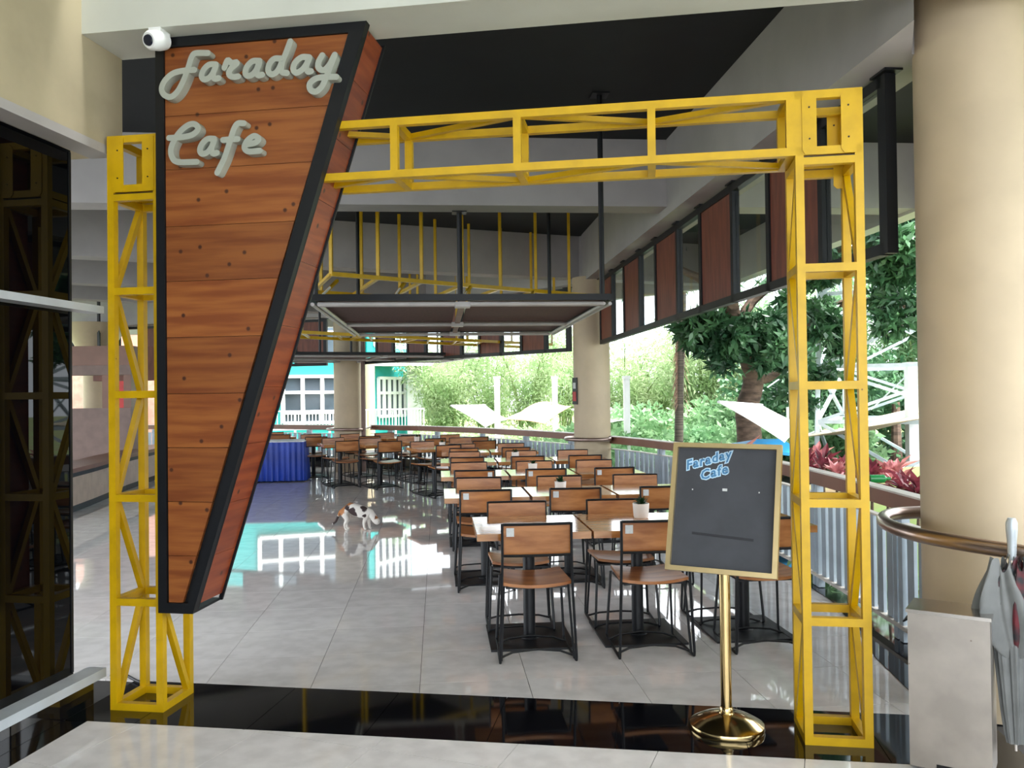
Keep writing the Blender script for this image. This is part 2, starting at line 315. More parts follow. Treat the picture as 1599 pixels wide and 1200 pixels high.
# ================================================================ YELLOW GATE
LX, LY, CW, H, T = -2.68, 3.909, .287, 2.886, .036
gate = thing('truss_gate', (LX, LY, 0), 'yellow steel box-truss gate framing the cafe entrance', 'gate')
RX = LX+3.342
def post(x0):
    for ix in (0, 1):
        for iy in (0, 1):
            x = x0+T/2+ix*(CW-T); y = LY+T/2+iy*(CW-T); MB().box((x, y, 1.3), (T, T, 2.6)).build('column_leg', M_yel, gate)
    Z = [T/2, .54, 1.06, 1.58, 2.10, 2.575]
    for z in Z:
        b = MB()
        for iy in (0, 1): b.box((x0+CW/2, LY+T/2+iy*(CW-T), z), (CW-2*T, T, T))
        for ix in (0, 1): b.box((x0+T/2+ix*(CW-T), LY+CW/2, z), (T, CW-2*T, T))
        b.build('rung_frame', M_yel, gate)
    for ix in (0, 1):
        x = x0+T/2+ix*(CW-T)
        for k in range(5):
            lowfront = (k % 2 == 0) == ((x0 == LX) == (ix == 0))
            b, a = (LY+T, LY+CW-T) if lowfront else (LY+CW-T, LY+T)
            MB().bar((x, b, Z[k]+T/2), (x, a, Z[k+1]-T/2), T*.8, T*.8).build('diagonal', M_yel, gate)
    # corner cube with gusset plates
    b = MB(); z0, z1 = 2.60, H
    for ix in (0, 1):
        for iy in (0, 1): b.box((x0+T/2+ix*(CW-T), LY+T/2+iy*(CW-T), (z0+z1)/2), (T, T, z1-z0))
    for z in (z0+T/2, z1-T/2):
        for iy in (0, 1): b.box((x0+CW/2, LY+T/2+iy*(CW-T), z), (CW, T*.98, T))
        for ix in (0, 1): b.box((x0+T/2+ix*(CW-T), LY+CW/2, z), (T*.98, CW, T))
    b.build('corner_cube', M_yel, gate)
    for ix in (0, 1):
        for iy in (0, 1):
            xa = x0+.03 if ix == 0 else x0+CW-.03-.062; y = LY-.004 if iy == 0 else LY+CW+.001; c = .014
            g = [(xa+c, z0-.0), (xa+.062-c*.0, z0-.0), (xa+.062, z1-.012), (xa+c, z1-.012), (xa, z1-.03), (xa, z0+.02)]
            if iy == 0 or ix == 1:
                gp = MB().prism([(px, y, pz) for px, pz in g], (0, .004, 0)).build('gusset_plate', M_yel, gate)
                for zz in (2.67, 2.81): MB().tube([(xa+.031, y-.003, zz), (xa+.031, y, zz)], .004, 8).build('bolt', M_blk, gp)
    MB().prism([(x0+CW-.075, LY+CW-T-.004, z0), (x0+CW-.03, LY+CW-T-.004, z0), (x0+CW-.03, LY+CW-T-.004, z0-.1), (x0+CW-.06, LY+CW-T-.004, z0-.1), (x0+CW-.075, LY+CW-T-.004, z0-.085)], (0, .004, 0)).build('hanger_plate', M_yel, gate)
    MB().box((x0+CW/2, LY+.002, z0-.008), (CW-2*T, .006, .004)).build('joint_strip', M_blk, gate)
post(LX); post(RX)
xs = [LX+CW, -1.78, -1.18, -.585, .035, RX]; zt, zb = H-T/2, 2.60+T/2
for z, lab in ((zt, 'top'), (zb, 'bottom')):
    for iy in (0, 1): MB().box(((xs[0]+xs[-1])/2, LY+T/2+iy*(CW-T), z), (xs[-1]-xs[0], T, T)).build('chord', M_yel, gate)
for k, x in enumerate(xs):
    if k == 0: x += T/2
    if k == 5: x -= T/2
    b = MB()
    for iy in (0, 1): b.box((x, LY+T/2+iy*(CW-T), (zt+zb)/2), (T, T*.98, zt-zb-T))
    for z in (zt, zb): b.box((x, LY+CW/2, z), (T*.98, CW-2*T, T))
    b.build('beam_frame', M_yel, gate)
    if k < 5:
        ya, yb = (LY+T, LY+CW-T)
        s = k % 2 == 1                        # zigzag on top, opposite phase below
        MB().bar((x+T/2, ya if s else yb, zt), (xs[k+1]-T/2, yb if s else ya, zt), T*.8, T*.7).build('diagonal', M_yel, gate)
        MB().bar((x+T/2, yb if s else ya, zb), (xs[k+1]-T/2, ya if s else yb, zb), T*.8, T*.7).build('diagonal', M_yel, gate)
# ================================================================ CAFE SIGN
FY, BY = 3.86, 4.15  # sign and lobby front beam pushed back, their sizes scaled about the camera
TL, TR, BL, BR = (-2.381, 3.34), (-1.292, 3.34), (-2.386, .505), (-2.204, .505)
sign = thing('cafe_sign', (-2.25, FY, .505), 'tall tapering pine sign with black edge hung from the front beam', 'sign')
def edge(z): t = (z-BR[1])/(TR[1]-BR[1]); return BR[0]+(TR[0]-BR[0])*t
FWd = .045; fwr = .075
zi0, zi1 = .555, 3.291; zz = [zi0, .785, 1.05, 1.315, 1.58, 1.857, 2.134, 2.405, 2.687, 2.953, 3.137, zi1]
for k in range(len(zz)-1):
    a, b = zz[k]+.0012, zz[k+1]-.0012
    pl = [(TL[0]+FWd, a), (edge(a)-fwr, a), (edge(b)-fwr, b), (TL[0]+FWd, b)]
    MB().prism([(x, FY+.012, z) for x, z in pl], (0, .02, 0)).build('front_plank', M_signw, sign)
MB().prism([(x, FY+.034, z) for x, z in (BL, BR, TR, TL)], (0, .008, 0)).build('backing_board', M_blk, sign)
def fr(poly, name='edge_frame', m=M_blk): MB().prism([(x, FY, z) for x, z in poly], (0, .05, 0)).build(name, m, sign)
fr([BL, (BL[0]+FWd, .555), (TL[0]+FWd, 3.291), TL]); fr([TL, (TL[0]+FWd, 3.291), (edge(3.291)-fwr, 3.291), TR])
fr([TR, (edge(3.291)-fwr, 3.291), (edge(.555)-fwr*.55, .555), BR]); fr([BL, BR, (edge(.555)-fwr*.55, .555), (BL[0]+FWd, .555)])
zs = [.54, .78, 1.04, 1.33, 1.61, 1.91, 2.22, 2.52, 2.81, 3.09, 3.328]
for k in range(len(zs)-1):
    a, b = zs[k]+.001, zs[k+1]-.001
    p = [(edge(a)-.012, FY+.05, a), (edge(a)-.012, BY, a), (edge(b)-.012, BY, b), (edge(b)-.012, FY+.05, b)]
    MB().prism(p, (-.02, 0, .006)).build('side_plank', M_signs, sign)
d = .012
MB().prism([(edge(.505), BY-.0, .505), (edge(3.34), BY, 3.34), (edge(3.34)-.022, BY, 3.34), (edge(.505)-.022, BY, .505)], (0, .012, 0)).build('back_edge', M_blk, sign)
MB().prism([(BL[0], FY+.05, .505), (BR[0], FY+.05, .505), (BR[0]-.01, BY, .505), (BL[0], BY, .505)], (0, 0, .012)).build('bottom_plate', M_blk, sign)
MB().box((-2.372, (FY+BY)/2+.02, 1.92), (.02, BY-FY-.06, 2.78)).build('left_side_panel', M_signs, sign)
def pz(px, py, Y): d = ray(px, py); p = Vector((0, 0, EYE))+d*(Y/d.y); return (p.x, p.z)
def stroke(paths, Y0, Y1, wdt, name, m, parent, lab):
    b = MB()
    for pi_, P in enumerate(paths):
        Q = smooth_path(P, 5); n = len(Q); h = wdt/2; L = []; R = []
        for i in range(n):
            t = Q[min(i+1, n-1)]-Q[max(i-1, 0)]; t = t/np.linalg.norm(t); q = np.array((-t[1], t[0]))
            L.append(Q[i]+q*h); R.append(Q[i]-q*h)
        F_ = lambda i: Y0+.0012*pi_+.0012*i/n
        vs = [(x, F_(i), z) for i, (x, z) in enumerate(L)]+[(x, F_(i), z) for i, (x, z) in enumerate(R)]+[(x, Y1, z) for x, z in L]+[(x, Y1, z) for x, z in R]
        fs = []
        for i in range(n-1): fs += [(i, i+1, n+i+1, n+i), (i, 2*n+i, 2*n+i+1, i+1), (n+i, n+i+1, 3*n+i+1, 3*n+i)]
        b.add(vs, fs)
        for E, yo in ((Q[0], F_(-1)), (Q[-1], F_(n+1))): b.prism([(E[0]+h*math.cos(k*math.pi/8), yo, E[1]+h*math.sin(k*math.pi/8)) for k in range(16)], (0, Y1-Y0-.004, 0))
    o = b.build(name, m, parent); tag(o, lab); return o
A_ = lambda L: [pz(230+x*.21672, 40+y*.21672, 3.825) for x, y in L]
B_ = lambda L: [pz(400+x*.16667, 20+y*.16667, 3.825) for x, y in L]
a_bowl = [(497, 282), (448, 284), (408, 322), (394, 366), (412, 390), (450, 376), (483, 330), (497, 288)]; a_stem = [(497, 284), (476, 350), (486, 384), (515, 380)]
sh = lambda L, dx, dy, s=1, o=(0, 0): [(x+dx, y+dy) for x, y in L]
letters = [('F', [A_([(440, 200), (350, 202), (322, 232), (300, 300), (265, 395), (222, 475), (172, 516), (124, 500), (106, 455), (130, 398), (182, 350), (245, 330), (342, 320)])]),
 ('first a', [A_(a_bowl), A_(a_stem)]),
 ('r', [A_([(558, 306), (582, 252), (608, 272), (652, 268), (606, 312), (590, 350), (616, 372), (658, 368)])]),
 ('second a', [A_(sh(a_bowl, 314, -25)), A_(sh(a_stem, 314, -25))]),
 ('d', [B_([(236, 432), (170, 436), (124, 490), (118, 552), (150, 580), (200, 552), (236, 480), (240, 440)]), B_([(322, 270), (285, 370), (244, 480), (244, 555), (290, 566)])]),
 ('third a', [B_([(500, 420), (430, 420), (368, 470), (350, 530), (380, 565), (440, 530), (484, 465), (500, 425)]), B_([(498, 420), (472, 505), (486, 552), (515, 550)])]),
 ('y', [B_([(622, 402), (585, 470), (590, 522), (635, 540), (685, 495), (738, 396)]), B_([(738, 396), (700, 500), (655, 610), (620, 690), (562, 740), (510, 722), (505, 665), (560, 618), (650, 604), (752, 602)])]),
 ('C', [A_([(160, 812), (240, 808), (325, 790), (368, 750), (348, 714), (300, 718), (240, 765), (196, 830), (174, 892), (182, 950), (222, 984), (358, 984)])]),
 ('a in Cafe', [A_(sh(a_bowl, -12, 536)), A_(sh(a_stem, -12, 538))]),
 ('f', [A_([(698, 706), (655, 708), (628, 745), (606, 810), (560, 950), (506, 1062)]), A_([(548, 826), (600, 822), (652, 818)])]),
 ('e', [A_([(706, 860), (780, 846), (806, 818), (772, 798), (724, 830), (702, 878), (730, 908), (812, 904)])])]
for lab, P in letters: stroke(P, 3.820, 3.871, .029, 'letter', M_sletter, sign, 'raised grey script letter '+lab)
# security camera on the corner of the sign
cp = Vector((-2.312, 3.75, 3.28)); ccam = thing('security_camera', (cp.x, cp.y, 3.24), 'white bullet security camera at the top left corner of the sign', 'camera')
MB().box((cp.x, 3.785, 3.326), (.06, .09, .03)).build('mount', M_white, ccam)
dv = Vector((-.25, -1, -.35)).normalized()
MB().tube([cp-dv*-.0+dv*-.06, cp-dv*.02, cp+dv*.03, cp+dv*.045], [.042, .048, .046, .036], 24).build('body', M_white, ccam)
MB().tube([cp+dv*.045, cp+dv*.052], [.027, .024], 20).build('lens', mat('dark_lens', (20, 26, 46), .1), ccam)
# ================================================================ FASCIA STRIPS of boards and glass
def fascia(A, B, n, z0, z1, label, first_glass=True):
    A = Vector(A); B = Vector(B); t = thing('fascia_screen', (A.x, A.y, z0), label, 'screen'); d = (B-A); L = d.length; d.normalize(); nr = Vector((-d.y, d.x, 0))
    for z in (z0+.03, z1-.03): MB().bar(A+Vector((0, 0, z)), B+Vector((0, 0, z)), .06, .06).build('frame_rail', M_blk, t)
    # glass bays a little narrower than board bays
    ws = [(.94 if ((i % 2 == 0) == first_glass) else 1.06) for i in range(n)]; S = sum(ws); x = 0
    for i in range(n+1):
        p = A+d*(L*x/S)
        wp = .06 if i not in (0,) else .08
        MB().box((p.x, p.y, (z0+z1)/2+.0), (wp, .06, z1-z0), rz=math.atan2(d.y, d.x)).build('post', M_blk, t)
        MB().box((p.x, p.y, z1+.008), (.16, .10, .012), rz=math.atan2(d.y, d.x)).build('fixing_plate', M_blk, t)
        if i < n:
            q = A+d*(L*(x+ws[i]/2)/S); w_ = L*ws[i]/S-.06; g = ((i % 2 == 0) == first_glass)
            MB().box((q.x, q.y, (z0+z1)/2), (w_, .008 if g else .03, z1-z0-.12), rz=math.atan2(d.y, d.x)).build('glass_pane' if g else 'board', M_glass if g else M_brownp, t)
            x += ws[i]
    return t
fascia(W(2.40, 4.33), W(2.40, 12.30), 10, 2.28, ZB-.065, 'long screen of brown boards and clear panes hung beside the right railing')
fascia(W(2.07, 13.35), W(-1.55, 18.0), 11, 2.23, ZB-.065, 'farther board and glass screen hung beyond the middle column')
fascia(W(-2.4, 18.5), W(-8.6, 20.9), 10, 2.23, ZB-.065, 'last board and glass screen, left of the farthest column', False)
# ================================================================ RAILINGS
RAIL = {1: [(2.76, 4.25), (2.84, 5.0), (2.95, 6.0), (3.05, 7.2), (3.10, 8.8), (3.04, 10.4), (2.80, 11.7), (2.56, 12.5)],
        2: [(2.45, 13.0), (2.06, 14.0), (1.62, 15.0), (.76, 16.6), (-.42, 18.2), (-1.50, 19.15)],
        3: [(-2.3, 19.4), (-3.98, 20.6), (-6.5, 21.6), (-9.0, 22.4)]}
def railing(pts, label, wd=True):
    pts = [Vector(p) for p in pts]; t = thing('railing', (pts[0].x, pts[0].y, 0), label, 'railing')
    for i in range(len(pts)-1):
        p, q = pts[i], pts[i+1]
        MB().bar((p.x, p.y, .865), (q.x, q.y, .865), .06, .10).build('handrail', M_rail, t)
        MB().bar((p.x, p.y, .921), (q.x, q.y, .921), .09, .012).build('rail_cap', M_railtop, t)
        MB().bar((p.x, p.y, .735), (q.x, q.y, .735), .05, .012).build('top_strip', M_railtop, t)
        MB().bar((p.x, p.y, .10), (q.x, q.y, .10), .07, .025).build('bottom_strip', M_railtop, t)
    # walk the line for slats and posts
    cum = [0]
    for i in range(len(pts)-1): cum.append(cum[-1]+(pts[i+1]-pts[i]).length)
    def P(s):
        for i in range(len(pts)-1):
            if s <= cum[i+1] or i == len(pts)-2:
                d = (pts[i+1]-pts[i]).normalized(); return pts[i]+d*(s-cum[i]), math.atan2(d.y, d.x)
    s = .06; k = 0; proto = None; pproto = None
    while s < cum[-1]-.03:
        p, a = P(s)
        if k % 10 == 5:
            for e in (-.04, .04):
                p2, a2 = P(s+e)
                if pproto is None:
                    pproto = MB().box((0, 0, .41), (.055, .05, .80)); pproto = pproto.build('post', M_slat, t); pproto.data.transform(Matrix.Translation(ORG[t.name])); o = pproto
                else: o = pproto.copy(); C.objects.link(o)
                o.location = p2-ORG[t.name]; o.rotation_euler = (0, 0, a2)
        else:
            if proto is None:
                proto = MB().box((0, 0, .42), (.09, .022, .62)).build('slat', M_slat, t); proto.data.transform(Matrix.Translation(ORG[t.name])); o = proto
            else: o = proto.copy(); C.objects.link(o)
            o.location = p-ORG[t.name]; o.rotation_euler = (0, 0, a)
        s += .15; k += 1
    return t
railing([W(*p) for p in RAIL[1]], 'right railing of grey slats under a brown handrail, from near column to middle column')
railing([W(*p) for p in RAIL[2]], 'railing of grey slats under a brown handrail, between middle and farthest column')
railing([W(*p) for p in RAIL[3]], 'distant railing behind the tables left of the farthest column')
railing([(1.53, 3.74, 0), (1.95, 3.36, 0), (2.6, 2.5, 0), (3.0, 1.2, 0), (3.1, -2, 0)], 'short stretch of brown handrail leaving the right edge of the picture')
# black granite border lying along the railing
b = MB(); Q = [W(*p) for p in ((2.27, 3.93), (2.40, 4.2), (2.52, 4.8), (2.70, 5.4), (2.87, 6.0), (2.96, 7.0), (3.0, 8.8), (2.94, 10.4), (2.70, 11.7), (2.46, 12.4))]; R_ = [W(*p) for p in ((2.9, 3.93), (2.92, 4.2), (2.95, 4.8), (3.0, 5.4), (3.1, 6.0), (3.2, 7.0), (3.25, 8.8), (3.16, 10.4), (2.92, 11.7), (2.66, 12.4))]
for i in range(len(Q)-1): b.prism([Q[i], Q[i+1], R_[i+1], R_[i]], (0, 0, .005))
trim(b, M_tileb)
b = MB()
for i in (2, 3):
    L = [W(*p) for p in RAIL[i]]
    for j in range(len(L)-1): b.bar(L[j]+Vector((0, 0, .10)), L[j+1]+Vector((0, 0, .10)), .34, .20)
    pass
# dark kerb under the far rails sits just inside of them
kb = MB()
for i in (2, 3):
    L = [W(a-.22*(1 if i == 2 else .3), bb-.16*(1 if i == 2 else 1.2)) for a, bb in RAIL[i]]
    for j in range(len(L)-1): kb.bar(L[j]+Vector((0, 0, .12)), L[j+1]+Vector((0, 0, .12)), .18, .24)
trim(kb, M_tileb)
def ring(pts, r, label):
    o = MB().tube([Vector(p) for p in smooth_path(pts, 6)], r, 14).build('rail_loop', M_ring); return tag(o, label, 'handrail')
ring([(1.50, 4.86, .90), (1.30, 4.78, .90), (1.19, 4.62, .90), (1.155, 4.42, .895), (1.20, 4.18, .89), (1.33, 3.98, .885), (1.53, 3.76, .88)], .033, 'bent stainless handrail looping round the near column')
pA = W(2.56, 12.5); pB = W(2.45, 13.0)
ring([(pA.x, pA.y, .885)]+[tuple(Vector((c2.x, c2.y, .885))+Vector((math.cos(t), math.sin(t), 0))*.40) for t in (-.9, -1.5, -2.1, -2.7, -3.3, -3.9, -4.5)]+[(pB.x, pB.y, .885)], .028, 'bent steel handrail looping round the middle column')
pA = W(-1.50, 19.15); pB = W(-2.3, 19.4)
ring([(pA.x, pA.y, .885)]+[tuple(Vector((c3.x, c3.y, .885))+Vector((math.cos(t), math.sin(t), 0))*.42) for t in (-.5, -1.1, -1.7, -2.3, -2.9, -3.5)]+[(pB.x, pB.y, .885)], .028, 'bent steel handrail looping round the farthest column')
# ================================================================ HANGING CANOPY FRAMES
def canopy(c, w_, dp, rz, z, label, rods, near_rods=True):
    t = thing('hanging_ceiling_frame', (0, 0, z), label, 'ceiling frame'); ORG[t.name] = Vector((0, 0, z))
    def bar(p, q, s, n, m, dz=0): MB().bar((p[0], p[1], z+dz), (q[0], q[1], z+dz), s, s).build(n, m, t)
    x, y = w_/2, dp/2
    for p, q in (((-x, -y), (x, -y)), ((-x, y), (x, y)), ((-x, -y), (-x, y)), ((x, -y), (x, y))): bar(p, q, .05, 'frame_bar', M_blk, .04)
    for (xa, xb) in ((-x+.04, -.05), (.05, x-.04)):
        for (ya, yb) in ((-y+.05, .08*dp-.05), (.08*dp+.05, y-.05)):
            MB().box(((xa+xb)/2, (ya+yb)/2, z+.03), (xb-xa, yb-ya, .014)).build('mesh_panel', M_mesh, t)
    for yy in (-y+.04, .08*dp, y-.04):
        for e in (-.03, .03):
            for xa, xb in ((-x+.05, -.06), (.06, x-.05)): MB().tube([(xa, yy+e, z-.01), (xb, yy+e, z-.01)], .016, 8).build('conduit', M_pipe, t)
    for xx in (-x+.03, x-.03):
        for e in (-.02, .03): MB().tube([(xx+e, -y, z-.012), (xx+e, y, z-.012)], .015, 8).build('conduit', M_pipe, t)
    MB().box((0, 0, z+.01), (.05, dp-.1, .03)).build('spine', M_kiosk, t)
    for yy in (-y+.1, .08*dp, y-.1): MB().box((0, yy, z-.01), (.12, .14, .04)).build('junction_box', M_pipe, t)
    for (rx, ry, r0, top) in rods:
        MB().tube([(rx, ry, z+.05), (rx, ry, top)], r0, 8).build('hanger_rod', M_blk, t); MB().box((rx, ry, top-.006), (.14, .14, .01)).build('fixing_plate', M_blk, t)
    t.location = (c[0], c[1], z); t.rotation_euler = (0, 0, rz); return t
cc = W(.2, 8.42)
canopy(cc, 2.36, 3.4, CY, 2.29, 'nearest hanging black frame with dark mesh panels and pale conduits',
       [(1.12, -1.68, .022, ZC), (-1.15, -1.68, .022, ZC), (.02, -.20, .026, ZB+.03), (-1.12, 1.6, .022, ZC), (1.13, 1.6, .022, ZC)])
c5 = K(-2.75, 16.6)
canopy(c5, 3.6, 2.6, YAW+.36, 2.29, 'second hanging black frame, low behind the pine sign',
       [(-1.7, -1.25, .022, ZC), (1.7, 1.25, .022, ZC), (-1.7, 1.25, .022, ZC), (-.6, -1.25, .022, ZC), (-1.15, -1.25, .022, ZC)])
# yellow suspended box frames
def yframe(P, Qp, z, dpv, label, nh, back=True, h=.16):
    P = Vector(P); Qp = Vector(Qp); t = thing('yellow_ceiling_frame', (P.x, P.y, z), label, 'ceiling frame'); s = .045
    dv = Vector(dpv); R = [(P, Qp)]+([(P+dv, Qp+dv)] if back else [])
    for a, b in R: MB().bar((a.x, a.y, z), (b.x, b.y, z), s, s).build('bar', M_yel, t)
    for k in range(nh):
        f = k/(nh-1)
        for i, (a, b) in enumerate(R):
            p = a.lerp(b, min(1, max(0, f+(0 if i == 0 else .03 if k < nh-1 else 0)))); MB().bar((p.x, p.y, z), (p.x, p.y, ZC), .035, .035).build('hanger', M_yel, t)
        if back:
            p = P.lerp(Qp, f); MB().bar((p.x, p.y, z), (p.x+dv.x, p.y+dv.y, z), s*.8, s*.8).build('cross_bar', M_yel, t)
    return t
YF1 = yframe(at(517, 426, 9.0), at(938, 460, 11.4), 2.86, K(-.55, 1.5), 'yellow suspended frame on thin hangers above the black mesh frame', 8)
yl = at(470, 512, 11.9); yr = at(862, 542, 15.6)
t = yframe(yl, yr, 2.47, K(-.35, .9), 'lower yellow suspended frame behind the black mesh frame', 6)
o = MB()
for k in range(9):
    f = k/9; g = (k+.5)/9; a = Vector(yl).lerp(Vector(yr), f); b_ = Vector(yl).lerp(Vector(yr), g)
    MB().bar((a.x, a.y, 2.47), (b_.x+K(-.35, .9).x, b_.y+K(-.35, .9).y, 2.47), .03, .03).build('diagonal', M_yel, t)
for i, (x0_, y0_, x1_, y1_) in enumerate(((527, 438, 497, 468), (633, 440, 612, 470), (735, 448, 720, 470), (833, 456, 826, 470))):
    a = at(x0_, y0_, 9.8); b_ = at(x1_, y1_, 9.4); sy_ = MB().bar(a, b_, .03, .03).build('stay', M_yel, YF1); tag(MB().tube([a.lerp(b_, .35)+Vector((0, -.03, -.01)), b_+Vector((0, -.03, -.01))], .014, 8).build('lamp_tube', M_white, sy_), 'slim white lamp tube')
# ================================================================ CHAIRS AND TABLES
def make_chair():
    t = thing('dining_chair', (0, 0, 0), 'x', 'chair'); s = MB()
    # saddle seat: rear edge at y=-.19 (where the back is), front edge at y=+.19
    nx, ny = 8, 4; vs = []; fs = []
    for lay in (0, 1):
        for j in range(ny+1):
            for i in range(nx+1):
                u = i/nx*2-1; v = j/ny; wd = .185+.02*(1-v); y = -.19+.38*v-.02*(1-v)*(1-u*u)
                z = .445+.018*u*u+.008*v-(.018 if lay else 0); vs.append((u*wd, y, z))
    n1 = (nx+1)*(ny+1)
    for j in range(ny):
        for i in range(nx):
            a = j*(nx+1)+i; fs.append((a, a+1, a+nx+2, a+nx+1)); fs.append((n1+a, n1+a+nx+1, n1+a+nx+2, n1+a+1))
    for i in range(nx): a = i; fs.append((a, n1+a, n1+a+1, a+1)); a = ny*(nx+1)+i; fs.append((a, a+1, n1+a+1, n1+a))
    for j in range(ny): a = j*(nx+1); fs.append((a, a+nx+1, n1+a+nx+1, n1+a)); a = a+nx; fs.append((a, n1+a, n1+a+nx+1, a+nx+1))
    s.add(vs, fs, True); s.build('seat', M_chairw, t)
    # backrest: gently curved board on the seat side of its frame
    vs = []; fs = []; n = 8
    for i in range(n+1):
        u = i/n*2-1; x = u*.198; y = -.205-.012*(1-u*u)
        for z, yy in ((.625, .003), (.798, -.01)):
            vs += [(x, y+.0+yy, z), (x, y+.018+yy, z)]
    for i in range(n):
        a = i*4; c = a+4; fs += [(a, c, c+2, a+2), (a+1, a+3, c+3, c+1), (a+2, c+2, c+3, a+3), (a, a+1, c+1, c)]
    fs += [(0, 2, 3, 1), (n*4, n*4+1, n*4+3, n*4+2)]
    MB().add(vs, fs, True).build('backrest', M_chairw, t)
    r = .0085
    bf = MB()
    for z in (.622, .803): bf.tube([(-.198, -.222, z), (-.10, -.232, z), (0, -.235, z), (.10, -.232, z), (.198, -.222, z)], r, 6)
    for sx in (-1, 1): bf.tube([(sx*.202, -.222, .60), (sx*.202, -.224, .808)], r, 6)
    bf.build('back_frame', M_blkp, t)
    for sx in (-1, 1):
        MB().tube([(sx*.202, -.222, .61), (sx*.207, -.215, .43), (sx*.222, -.232, .03), (sx*.222, -.224, .008), (sx*.221, -.20, .008), (sx*.214, .10, .008), (sx*.212, .19, .012), (sx*.212, .215, .03), (sx*.190, .17, .436)], r, 6).build('side_frame', M_blkp, t)
        MB().tube([(sx*.214, -.195, .01), (sx*.19, -.15, .432)], r*.9, 6).build('rear_stay', M_blkp, t)
    for y, s_ in ((-.14, 1), (.15, -1)):
        MB().tube([(-.214, y, .012), (-.14, y+.02, .035), (0, y+.03, .045), (.14, y+.02, .035), (.214, y, .012)], r*.8, 6).build('stretcher', M_blkp, t)
    MB().box((0, 0, .424), (.36, .34, .012)).build('seat_frame', M_blkp, t)
    return t
def make_table():
    t = thing('cafe_table', (0, 0, 0), 'x', 'table')
    MB().box((0, 0, .71), (.685, .72, .042)).build('table_top', M_tablew, t)
    MB().box((0, 0, .68), (.30, .30, .012)).build('top_bracket', M_blkp, t)
    MB().tube([(0, 0, .02), (0, 0, .676)], .038, 16).build('pedestal', M_blkp, t)
    MB().lathe((0, 0, .013), [(.06, 0), (.055, .008), (.04, .012)], 20).build('flange', M_blkp, t)
    MB().box((0, .04, .007), (.52, .58, .013)).build('base_plate', M_blkp, t)
    return t
CH = make_chair(); TB = make_table(); firstc = [True]; firstt = [True]
def chair(loc, rz, label, group, tagged=False):
    if firstc[0]: o = CH; firstc[0] = False
    else: o = copy_tree(CH)
    o.location = loc; o.rotation_euler = (0, 0, rz); o['label'] = label; o['group'] = group
    if tagged: lab = MB().box((0, 0, 0), (.045, .0015, .05)).build('paper_label', M_tag, o, ); lab.data.transform(Matrix.Translation(ORG.get(o.name, Vector((0, 0, 0))))); lab.location = (-.155 if tagged != 2 else .155, -.2205, .755); lab.rotation_euler = (0.06, 0, -.06 if tagged != 2 else .06)
    return o
def table(loc, rz, label, group):
    if firstt[0]: o = TB; firstt[0] = False
    else: o = copy_tree(TB)
    o.location = loc; o.rotation_euler = (0, 0, rz); o['label'] = label; o['group'] = group; return o
# copies are made before any paper label exists, so order: place the prototype last
ords = ['first', 'second', 'third', 'fourth', 'fifth', 'sixth', 'seventh']; pos = ['leftmost', 'middle', 'rightmost']
pend = []
rows = [(5.40, [.56, 1.26, 1.96]), (7.20, [.38, 1.09, 1.80]), (9.0, [.36, 1.07, 1.78]), (10.8, [.36, 1.07, 1.78]), (12.6, [.38, 1.09])]
G_t, G_c = 'square tables in the long rows by the right railing', 'wooden chairs in the long rows by the right railing'
for ri, (b0, As) in enumerate(rows):
    for ai, a in enumerate(As):
        jj = 0 if ri == 0 else random.uniform(-.02, .02)
        pn = pos[ai] if len(As) == 3 else ('left', 'right')[ai]
        table(W(a, b0), CY, 'square wooden table with black pedestal, %s in the %s row from the front' % (pn, ords[ri]), G_t)
        pend.append((W(a+jj, b0-.26), CY+random.uniform(-.05, .05)*(ri > 0), 'framed back of a wooden chair on the near side, %s table, %s row' % (pn, ords[ri]), G_c, (1 if ri < 3 else 0) if not (ri == 2 and ai == 0) else 2))
        pend.append((W(a+jj*2-(.03 if ri == 0 else 0), b0+.33), CY+math.pi+random.uniform(-.05, .05), 'wooden chair facing the viewer beyond the %s table, %s row' % (pn, ords[ri]), G_c, 0))
left = [((-.08, 13.55), .35, 'nearest of the left tables, right of the cat', 1), ((-1.03, 14.95), .35, 'left table just right of the farthest column', 1), ((-.35, 15.6), .45, 'left table tucked behind the nearest left ones', 1), ((.55, 14.6), .3, 'left table between the long rows and the railing', 1),
        ((-2.46, 17.0), .2, 'far table beside the blue-draped table', 1), ((-1.55, 16.9), .4, 'far table before the farthest column', 1), ((-3.4, 18.3), .3, 'far table behind the blue-draped table', 1), ((-4.6, 18.9), .25, 'farthest left table near the distant railing', 1), ((-.85, 17.1), .5, 'back table close to the middle railing', 1), ((.45, 15.9), .4, 'back table where the middle railing bends', 1), ((-1.75, 15.3), .3, 'outlying left table nearest the blue drape', 1)]
for (a, b0), r, lab, nc in left:
    an = CY+r; d = Vector((-math.sin(an), math.cos(an), 0)); p = W(a, b0)
    table(p, an, 'square wooden table, '+lab, 'tables of the far left group')
    pend.append((p-d*.42, an+random.uniform(-.1, .1), 'near-side wooden chair at the '+lab, 'chairs of the far left group', 0))
    pend.append((p+d*.36, an+math.pi+random.uniform(-.1, .1), 'far-side wooden chair at the '+lab, 'chairs of the far left group', 0))
for k, (l_, r, lab, g, tg) in enumerate(pend[1:]): chair(l_, r, lab, g, 0) if False else None
protos = pend[0]
made = []
for p in pend: made.append(chair(*p[:4], False))
for o, p in zip(made, pend):
    if p[4]:
        me = MB().box((0, 0, 0), (.045, .0015, .05)); s_ = 1 if p[4] == 1 else -1
        lab = me.build('paper_label', M_tag, o, ); off = ORG.get(o.name, Vector((0, 0, 0))); lab.data.transform(Matrix.Translation(off)); lab.location = (-.155*s_, -.2195, .757); lab.rotation_euler = (.06, 0, -.07*s_)
